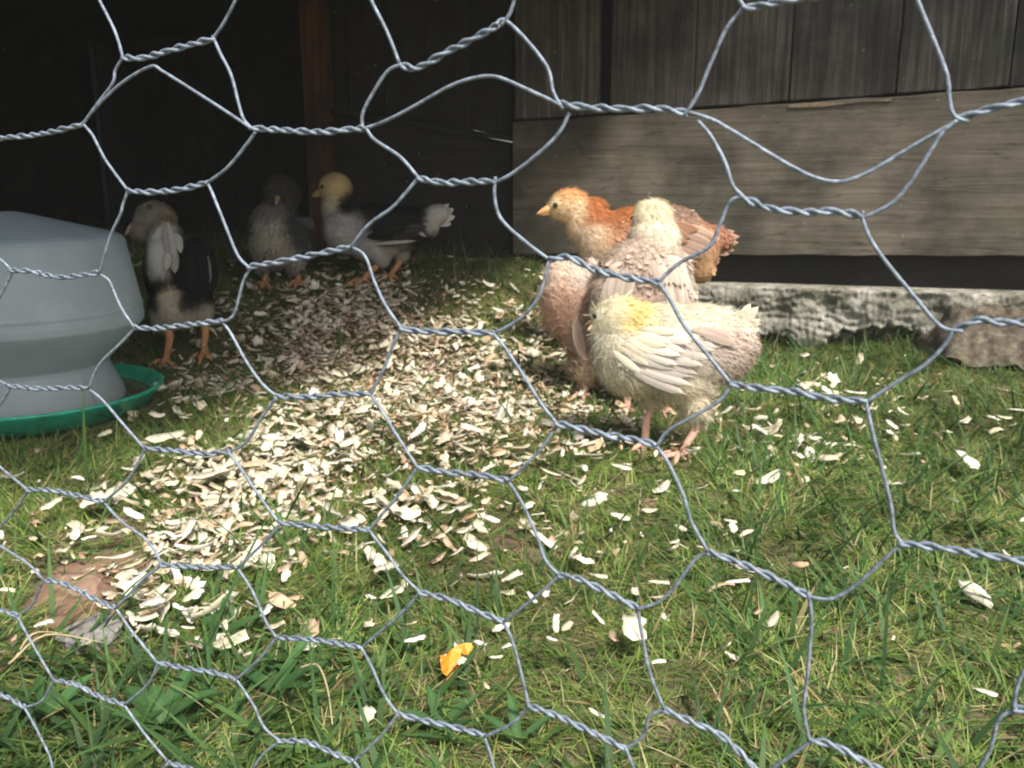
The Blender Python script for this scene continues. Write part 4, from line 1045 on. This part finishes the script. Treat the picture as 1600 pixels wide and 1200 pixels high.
# ------------------------------------------------------------------ bare earth patch, stones, weeds, straws
def mound(name, px, py, wpx, hpx, h, mat, seed, **props):
    p, d = ghit(px, py); rx = wpx * d / FPX / 2; ry = hpx * d / FPX / 2 / max(.25, -ray(px, py).normalized().z)
    v, f = [], []; NR, NA = 10, 36
    for i in range(NR + 1):
        for k in range(NA):
            a = 2 * math.pi * k / NA; e = 1 + .22 * noise.noise((math.cos(a) * 1.5 + seed, math.sin(a) * 1.5, seed)); u = i / NR
            x, y = p.x + rx * u * e * math.cos(a), p.y + ry * u * e * math.sin(a)
            v.append((x, y, float(gz(x, y)) + h * (1 - u ** 3) * (1 + .5 * noise.noise((x * 40, y * 40, seed))) - .006 * (u > .95) + .003 * noise.noise((x * 90, y * 90, 2))))
    for i in range(NR):
        for k in range(NA):
            a = i * NA + k; b_ = i * NA + (k + 1) % NA; f.append((a, b_, b_ + NA, a + NA))
    return link(name, mesh_np(name, v, f), mat, **props)
M_EARTH = plain('reddish_earth', (0.19, 0.115, 0.075), 0.95, ns=45, var=.45, bump=.9)
M_SLAB = plain('pinkish_stone', (0.25, 0.16, 0.115), 0.9, ns=70, var=.3, bump=.6)
mound('bare_earth', 150, 920, 200, 110, 0.003, M_EARTH, 3, kind='structure')
mound('bare_earth', 795, 845, 90, 34, 0.002, plain('dark_earth', (0.10, 0.06, 0.04), .95, ns=60, var=.5, bump=.9), 5, kind='structure')
def stone(px, py, lpx, wpx, hpx, ang, mat, label, seed, name='stone', cat='stone'):
    p, d = ghit(px, py); k = d / FPX
    bm = bmesh.new(); bmesh.ops.create_icosphere(bm, subdivisions=3, radius=1)
    for v in bm.verts:
        c_ = v.co.copy(); c_ = Vector([math.copysign(abs(q) ** .7, q) for q in c_]); c_ *= 1 + .22 * noise.noise(c_ * 1.6 + Vector((seed, 0, 0))) + .07 * noise.noise(c_ * 6 + Vector((seed, 3, 0)))
        v.co = (c_.x * lpx * k / 2, c_.y * wpx * k / 2, c_.z * hpx * k / 2)
    me = bpy.data.meshes.new(name); bm.to_mesh(me); bm.free()
    o = link(name, me, mat, label=label, category=cat)
    o.location = (p.x, p.y, float(gz(p.x, p.y)) + hpx * k * .25); o.rotation_euler = (0.1, -.12, R(ang)); return o
M_STONE = plain('grey_stone', (0.20, 0.19, 0.18), .9, ns=160, var=.4, bump=.8)
stone(142, 1000, 92, 70, 26, 48, M_STONE, 'flat grey wedge-shaped stone at the edge of the bare earth', 3)
stone(112, 925, 80, 120, 12, 20, M_SLAB, 'broad flat reddish brown stone sunk in the bare earth', 9)
stone(1012, 795, 26, 24, 18, 20, plain('brown_clod', (0.2, 0.13, 0.08), .95, ns=200, var=.4, bump=.8), 'brown clod of earth on the grass below the pink foot', 12, 'earth_clod', 'clod')
stone(896, 814, 16, 16, 12, 0, plain('pale_pebble', (0.36, 0.29, 0.22), .85, ns=200, var=.3), 'small pale brown pebble left of the brown clod', 15, 'pebble', 'pebble')
stone(352, 950, 30, 26, 16, 30, M_STONE, 'small grey pebble half hidden in grass below the drift', 21, 'pebble', 'pebble')

def leafmesh(A, dirv, L, Wd, curl, col, nrm=Vector((0, 0, 1)), NX=7):
    dirv = Vector(dirv).normalized(); sd_ = nrm.cross(dirv).normalized(); v, c = [], []
    for i in range(NX + 1):
        u = i / NX; w = math.sin(math.pi * (u ** .75) * .97 + .03) * .5 * Wd + .0004
        ctr = Vector(A) + dirv * L * u + nrm * (curl * L * math.sin(u * 2.4)) 
        for q in (-1, -.5, 0, .5, 1):
            pt = ctr + sd_ * q * w * (1 + .08 * math.sin(i * 3.1 + q * 2)) + nrm * (abs(q) * w * .35)
            pt.z = max(pt.z, float(gz(pt.x, pt.y)) + .003); v.append(pt)
            k = (1.2 if q == 0 else 1.0) * (.85 + .25 * u); c.append([x * k for x in col])
    f = [(i * 5 + j, i * 5 + j + 1, i * 5 + j + 6, i * 5 + j + 5) for i in range(NX) for j in range(4)]
    return mesh_np('leaf', v, f, np.array(c))
def weed(px, py, leaves, label):
    p, d = ghit(px, py); r = thing('broadleaf_weed', label, 'weed', (p.x, p.y, float(gz(p.x, p.y))))
    for (ang, lpx, wpx, cu, sh) in leaves:
        k = d / FPX; a = R(ang); o = link('leaf', leafmesh(Vector(r.location) + Vector((0, 0, .006)), (math.cos(a), math.sin(a), .35), lpx * k, wpx * k, cu, [x * sh for x in (0.06, 0.135, 0.045)]), M_LEAF, r); reloc(o, r)
weed(255, 1150, [(150, 95, 34, .12, .8), (80, 110, 30, .1, 1.1), (20, 90, 32, .16, 1.0), (-40, 80, 30, .1, .9), (200, 80, 30, .1, 1.0), (120, 70, 26, .2, 1.2)], 'low weed with broad dark green leaves at the bottom left')
weed(85, 1135, [(60, 80, 26, .1, 1.3), (130, 80, 28, .12, .9), (-10, 80, 24, .1, 1.0), (200, 70, 26, .1, .8)], 'broadleaf weed with pale green leaf in the bottom left corner')
weed(430, 1100, [(70, 120, 18, .08, 1.3), (20, 90, 24, .12, .9), (160, 80, 22, .1, .8), (-30, 80, 24, .12, 1.0)], 'weed with one long strap leaf left of the orange scrap')
weed(690, 1160, [(40, 80, 20, .1, 1.0), (110, 80, 18, .1, 1.1), (-20, 70, 18, .1, .9), (170, 70, 20, .1, .9)], 'low leafy weed below the orange scrap at the bottom edge')
weed(810, 1180, [(30, 80, 14, .1, 1.0), (100, 90, 16, .1, 1.2), (150, 70, 16, .1, .9)], 'narrow-leaved weed at the bottom edge in the middle of the view')
weed(350, 1010, [(20, 70, 22, .1, 1.0), (80, 60, 20, .12, 1.1), (-40, 60, 22, .1, .9), (140, 60, 22, .1, .8)], 'small weed with dark leaves right of the arched white curl')
# dry straws
def straw(pts, r, label, lifts):
    ps = []
    for (x, y), l in zip(pts, lifts):
        p, d = ghit(x, y); ps.append(Vector((p.x, p.y, float(gz(p.x, p.y)) + l)))
    path = catmull(ps, 5); n = len(path); v, f = tube(path, [r * (1 - .6 * i / n) for i in range(n)], 6)
    link('straw', mesh_np('straw', v, f), M_STRAW, label=label, category='straw')
M_STRAW = plain('dry_straw', (0.42, 0.35, 0.19), .7, ns=150, var=.25)
straw([(20, 1085), (80, 1060), (165, 1050)], .0009, 'long dry straw at the lower left, crossing below the grey stone', (.02, .03, .02))
straw([(25, 1068), (60, 1058), (105, 1035)], .0009, 'dry straw just above the long one at the lower left', (.015, .03, .02))
straw([(472, 1112), (500, 1120), (515, 1145), (522, 1180)], .0009, 'bent dry straw in dark grass left of the orange scrap', (.03, .035, .03, .02))
straw([(1480, 925), (1500, 940), (1520, 968)], .0009, 'dry bent stalk in the grass on the lower right', (.02, .03, .02))
straw([(560, 632), (600, 655), (650, 662)], .001, 'pinkish stem lying across the bright drift', (.02, .03, .025))
straw([(700, 770), (740, 778), (775, 785)], .001, 'brown twig at the lower border of the bright drift', (.02, .025, .02))

# ------------------------------------------------------------------ orange scrap
def scrap():
    out = [(727, 1012), (737, 1014), (740, 1022), (732, 1032), (721, 1034), (721, 1046), (715, 1060), (708, 1072), (703, 1079), (698, 1074), (700, 1068), (693, 1066), (690, 1054), (689, 1045), (700, 1038), (707, 1024), (716, 1014)]
    cx, cy = 712, 1044; p0, d0 = ghit(cx, 1080); k = d0 / FPX
    bm = bmesh.new()
    def P(x, y):      # piece leans on the grass, its top edge a little raised
        h = (1080 - y) * k * 0.62; back = (1080 - y) * k * 0.95
        bend = 0.006 * math.sin((x - 690) / 50 * 3.0) + (0.006 if y < 1034 else 0)
        q = CAM + ray(x, y) * ((p0.y + back) / ray(x, y).y)
        return Vector((q.x, q.y - bend, q.z))
    vs = [bm.verts.new(P(*q)) for q in out]; f = bm.faces.new(vs)
    bmesh.ops.triangulate(bm, faces=[f]); bmesh.ops.subdivide_edges(bm, edges=bm.edges, cuts=1)
    me = bpy.data.meshes.new('scrap'); bm.to_mesh(me); bm.free()
    for v in me.vertices: v.co += Vector((0, noise.noise(v.co * 60) * .004, 0.009))
    root = thing('orange_scrap', 'torn orange scrap of plastic packaging with a ragged white edge, on the foreground grass', 'litter', (p0.x, p0.y, p0.z))
    m, t, b = new_mat('orange_plastic'); tc = nd(t, 'ShaderNodeTexCoord'); n = noise_n(t, tc.outputs['Object'], 180, 4)
    r_ = ramp(t, n.outputs[0], [(.3, (0.80, 0.22, 0.012)), (.7, (0.92, 0.33, 0.03))]); t.links.new(r_.outputs[0], b.inputs['Base Color']); b.inputs['Roughness'].default_value = .5
    b.inputs['Roughness'].default_value = .5; bump(t, n.outputs[0], b, .5, .002)
    o = link('sheet', me, m, root); reloc(o, root); s_ = o.modifiers.new('s', 'SOLIDIFY'); s_.thickness = .0008
    wm = plain('white_torn_core', (0.75, 0.74, 0.72), .7)
    for (x, y, r) in ((690, 1052, 3.2), (691, 1060, 2.6), (696, 1066, 3.4), (700, 1076, 3.0), (697, 1040, 2.2)):
        v, f = ICO2; c_ = P(x, y) + Vector((0, -.0002, .009)); g = np.random.default_rng(x)
        o = link('torn_edge', mesh_np('torn', v * np.array([r * k * .6, .0009, r * k * .95]) * (1 + .25 * g.random((len(v), 1))) + np.array(c_), f), wm, root); reloc(o, root)
scrap()

# ------------------------------------------------------------------ wire netting
def wdepth(px, py): return 1.0 / (3.49 + 0.0011 * (px - 484) - 0.0005 * (py - 50))
def WP(px, py, off=0.0): return at(px, py, wdepth(px, py) + off)
net = thing('wire_netting', 'galvanised hexagonal wire netting with bent and doubled strands, stretched in front of the run', 'wire netting', WP(800, 1300))
WR = 0.00061
twists = {
 'a': [(192, 90), (225, 90), (270, 77), (335, 60)], 'b': [(-60, 226), (0, 216), (60, 210), (105, 200), (130, 194)], 'c': [(390, 200), (440, 203), (500, 206), (568, 200)],
 'd': [(628, 102), (652, 106), (700, 80), (740, 60), (780, 38)], 'e': [(200, 298), (235, 300), (280, 296), (325, 285)], 'f': [(652, 278), (690, 285), (730, 284), (775, 283)],
 'g': [(875, 162), (920, 168), (975, 170), (1030, 170), (1075, 177)], 'h': [(1160, 12), (1185, 10), (1240, -2), (1300, -10)], 'i': [(1495, 187), (1540, 172), (1600, 158), (1660, 145)],
 'j': [(1155, 306), (1200, 325), (1260, 332), (1300, 330), (1348, 338)], 'k': [(388, 417), (440, 408), (500, 396), (548, 385)], 'l': [(858, 406), (890, 402), (925, 420), (980, 434), (1030, 441)],
 'm': [(15, 422), (50, 424), (95, 433), (155, 426)], 'n': [(210, 511), (240, 513), (290, 508), (348, 501)], 'o': [(625, 514), (670, 518), (720, 518), (772, 521)],
 'p': [(1490, 516), (1530, 500), (1560, 504), (1660, 504)], 'q': [(12, 603), (60, 607), (100, 606), (135, 606)], 'r': [(1140, 599), (1180, 606), (1240, 612), (1290, 622), (1355, 627)],
 's': [(430, 619), (480, 620), (530, 616), (580, 615)], 't': [(868, 661), (900, 668), (950, 680), (1000, 688), (1025, 697)], 'u': [(225, 700), (270, 704), (320, 709), (358, 706)],
 'v': [(650, 729), (700, 738), (750, 742), (795, 751)], 'w': [(42, 765), (80, 766), (120, 774), (163, 784)], 'x': [(435, 817), (480, 821), (530, 825), (577, 828)],
 'y': [(1403, 850), (1440, 852), (1520, 864), (1600, 877), (1680, 884)], 'z': [(1105, 862), (1140, 874), (1200, 899), (1262, 930)], 'A': [(250, 882), (290, 885), (330, 886), (372, 886)],
 'B': [(872, 898), (905, 905), (955, 929), (997, 950)], 'C': [(66, 905), (100, 912), (140, 932), (180, 950)], 'D': [(655, 925), (700, 936), (745, 955), (787, 971)],
 'E': [(430, 996), (475, 998), (520, 1004), (565, 1012)], 'F': [(-90, 925), (-40, 940), (28, 962)], 'G': [(82, 1062), (120, 1070), (155, 1088), (195, 1101)], 'H': [(246, 1035), (290, 1044), (330, 1050), (370, 1061)],
 'I': [(-60, 1075), (0, 1085), (38, 1104)], 'J': [(262, 1191), (310, 1205), (390, 1228)], 'K': [(435, 1158), (475, 1158), (510, 1172), (552, 1190)], 'L': [(620, 1115), (660, 1125), (710, 1136), (757, 1149)],
 'M': [(825, 1102), (870, 1118), (920, 1142), (978, 1170)], 'N': [(1036, 1108), (1080, 1128), (1130, 1152), (1190, 1212)], 'O': [(1263, 1156), (1300, 1164), (1350, 1190), (1410, 1222)], 'Pp': [(1582, 1108), (1620, 1110), (1690, 1125)],
}
def resample(path, n):
    L = [0]
    for i in range(1, len(path)): L.append(L[-1] + (path[i] - path[i - 1]).length)
    out = []
    for k in range(n + 1):
        t = L[-1] * k / n; i = 0
        while i < len(L) - 2 and L[i + 1] < t: i += 1
        u = (t - L[i]) / max(L[i + 1] - L[i], 1e-9); out.append(path[i].lerp(path[i + 1], u))
    return out, L[-1]
for ti, (key, pp) in enumerate(twists.items()):
    base, L = resample(catmull([WP(*q) for q in pp], 8), 48)
    turns = L / 0.0112 * (1 + .1 * math.sin(ti * 3)); ph = ti * 1.3; parts = []
    for st in (0, math.pi):
        path = []
        for i, b_ in enumerate(base):
            T = (base[min(i + 1, 48)] - base[max(i - 1, 0)]).normalized(); n1 = Vector((0, 1, 0)); n1 = (n1 - T * n1.dot(T)).normalized(); n2 = T.cross(n1)
            u = i / 48; a = 2 * math.pi * turns * (u + .012 * math.sin(u * 17 + ti)) + st + ph; rr = WR * 1.02 * (1 + .22 * math.sin(u * 23 + ti * 2))
            path.append(b_ + (n1 * math.cos(a) + n2 * math.sin(a)) * rr)
        parts.append(tube(path, WR, 7))
    v, f = merge(parts); o = link('twist', mesh_np('twist', v, f), M_WIRE, net); reloc(o, net)
strands = [
 [(140, -30), (155, 0), (180, 50), (192, 90)], [(192, 90), (180, 110), (176, 130), (150, 165), (128, 196)], [(333, 60), (350, 35), (368, 0), (385, -40)], [(332, 56), (345, 85), (362, 120), (378, 180), (392, 200)],
 [(126, 198), (150, 168), (190, 130), (235, 104), (255, 112), (300, 140), (350, 172), (392, 200)], [(130, 194), (145, 212), (165, 250), (200, 298)], [(400, 205), (385, 226), (355, 262), (322, 287)],
 [(200, 298), (192, 320), (188, 335), (172, 370), (155, 428)], [(323, 282), (335, 310), (355, 360), (372, 400), (390, 419)], [(568, 206), (566, 180), (580, 150), (605, 112), (628, 100)],
 [(566, 202), (600, 190), (640, 170), (700, 136), (740, 122), (775, 120), (820, 138), (878, 165)], [(572, 200), (585, 218), (625, 245), (654, 278)], [(570, -30), (580, 0), (605, 50), (624, 99)],
 [(777, 34), (790, 32), (820, 60), (855, 105), (865, 145), (880, 170)], [(783, 40), (798, 18), (808, -20)], [(655, 276), (635, 300), (612, 325), (575, 352), (546, 389)], [(773, 286), (805, 268), (850, 232), (875, 205), (890, 176)],
 [(774, 276), (773, 310), (785, 345), (830, 385), (862, 408)], [(1068, 182), (1090, 148), (1110, 100), (1135, 45), (1162, 12)], [(1070, 174), (1110, 186), (1150, 208), (1240, 262), (1295, 283), (1345, 275), (1430, 226), (1497, 188)],
 [(1090, 188), (1110, 212), (1132, 252), (1145, 290), (1160, 306)], [(1165, 14), (1150, -8), (1140, -30)], [(1515, 190), (1492, 182), (1484, 160), (1480, 120), (1462, 70), (1425, -20)], [(1495, 188), (1470, 210), (1445, 250), (1400, 312), (1346, 342)],
 [(1162, 305), (1140, 316), (1125, 350), (1108, 385), (1060, 412), (1028, 442)], [(1347, 330), (1350, 350), (1370, 390), (1430, 465), (1470, 510), (1505, 518)], [(392, 418), (380, 440), (368, 485), (358, 499), (345, 502)],
 [(546, 384), (570, 400), (585, 440), (603, 478), (628, 514)], [(858, 408), (850, 440), (838, 470), (810, 500), (770, 522)], [(1028, 440), (1045, 465), (1070, 510), (1110, 560), (1142, 600)],
 [(-30, 385), (0, 405), (18, 422)], [(20, 424), (10, 445), (-20, 500)], [(153, 427), (170, 438), (182, 465), (195, 490), (210, 512)], [(212, 511), (190, 535), (155, 570), (138, 608)], [(345, 500), (360, 520), (385, 565), (410, 600), (432, 619)],
 [(627, 514), (612, 545), (598, 580), (578, 618)], [(770, 520), (790, 545), (820, 590), (845, 630), (870, 662)], [(1488, 518), (1475, 540), (1445, 570), (1400, 598), (1352, 629)], [(18, 603), (5, 625), (-20, 660)], [(-20, 585), (14, 603)],
 [(135, 605), (160, 625), (190, 660), (226, 701)], [(1144, 598), (1125, 625), (1085, 650), (1045, 672), (1025, 698)], [(1352, 624), (1362, 670), (1375, 720), (1392, 790), (1397, 830), (1412, 853)],
 [(433, 620), (410, 650), (385, 690), (356, 708)], [(578, 614), (595, 640), (620, 680), (652, 730)], [(872, 662), (850, 695), (820, 728), (793, 753)], [(1024, 695), (1045, 725), (1068, 775), (1080, 815), (1107, 863)],
 [(226, 700), (215, 725), (195, 755), (161, 786)], [(356, 706), (375, 730), (405, 775), (437, 818)], [(652, 730), (625, 770), (600, 800), (575, 830)], [(793, 750), (815, 785), (838, 835), (852, 875), (874, 899)],
 [(-30, 705), (10, 738), (44, 766)], [(44, 766), (25, 795), (-20, 845)], [(161, 783), (190, 815), (225, 840), (243, 862), (252, 883)], [(438, 818), (415, 845), (370, 888)], [(575, 827), (605, 865), (630, 900), (657, 926)],
 [(1408, 850), (1380, 875), (1330, 920), (1295, 936), (1262, 932)], [(1108, 862), (1085, 875), (1060, 910), (1030, 940), (995, 952)], [(252, 883), (225, 905), (180, 951)], [(370, 886), (395, 925), (415, 970), (432, 997)],
 [(874, 899), (840, 930), (785, 973)], [(-30, 835), (15, 862), (45, 882), (68, 906)], [(657, 925), (625, 960), (563, 1013)], [(432, 996), (405, 1030), (368, 1062)], [(68, 906), (50, 945), (26, 963)],
 [(180, 949), (205, 985), (246, 1036)], [(26, 961), (50, 1005), (84, 1063)], [(248, 1035), (230, 1070), (193, 1102)], [(84, 1062), (65, 1095), (36, 1106)], [(37, 1103), (60, 1145), (80, 1190), (86, 1240)], [(193, 1100), (225, 1145), (264, 1192)],
 [(368, 1060), (395, 1100), (412, 1135), (437, 1158)], [(437, 1158), (410, 1180), (380, 1225)], [(563, 1010), (580, 1040), (600, 1085), (622, 1116)], [(622, 1115), (595, 1150), (550, 1192)], [(785, 970), (800, 1000), (815, 1055), (826, 1103)],
 [(828, 1102), (800, 1130), (755, 1152)], [(755, 1147), (768, 1185), (780, 1240)], [(996, 949), (1003, 990), (1015, 1050), (1038, 1109)], [(1040, 1108), (1015, 1120), (1005, 1150), (975, 1172)], [(977, 1168), (990, 1200), (1000, 1240)],
 [(1263, 924), (1268, 970), (1262, 1050), (1256, 1110), (1265, 1158)], [(1268, 1157), (1230, 1185), (1188, 1213)], [(1660, 940), (1610, 1030), (1590, 1070), (1584, 1109)], [(1590, 1107), (1560, 1125), (1545, 1175), (1500, 1250)],
 [(552, 1188), (570, 1215), (585, 1250)], [(1188, 1210), (1215, 1250)], [(264, 1190), (240, 1220), (225, 1250)],
]
for i, pp in enumerate(strands):
    path = catmull([WP(x, y, 0.0004 * math.sin(i + j)) for j, (x, y) in enumerate(pp)], 6)
    v, f = tube(path, WR * .93, 8); o = link('strand', mesh_np('strand', v, f), M_WIRE, net); reloc(o, net)
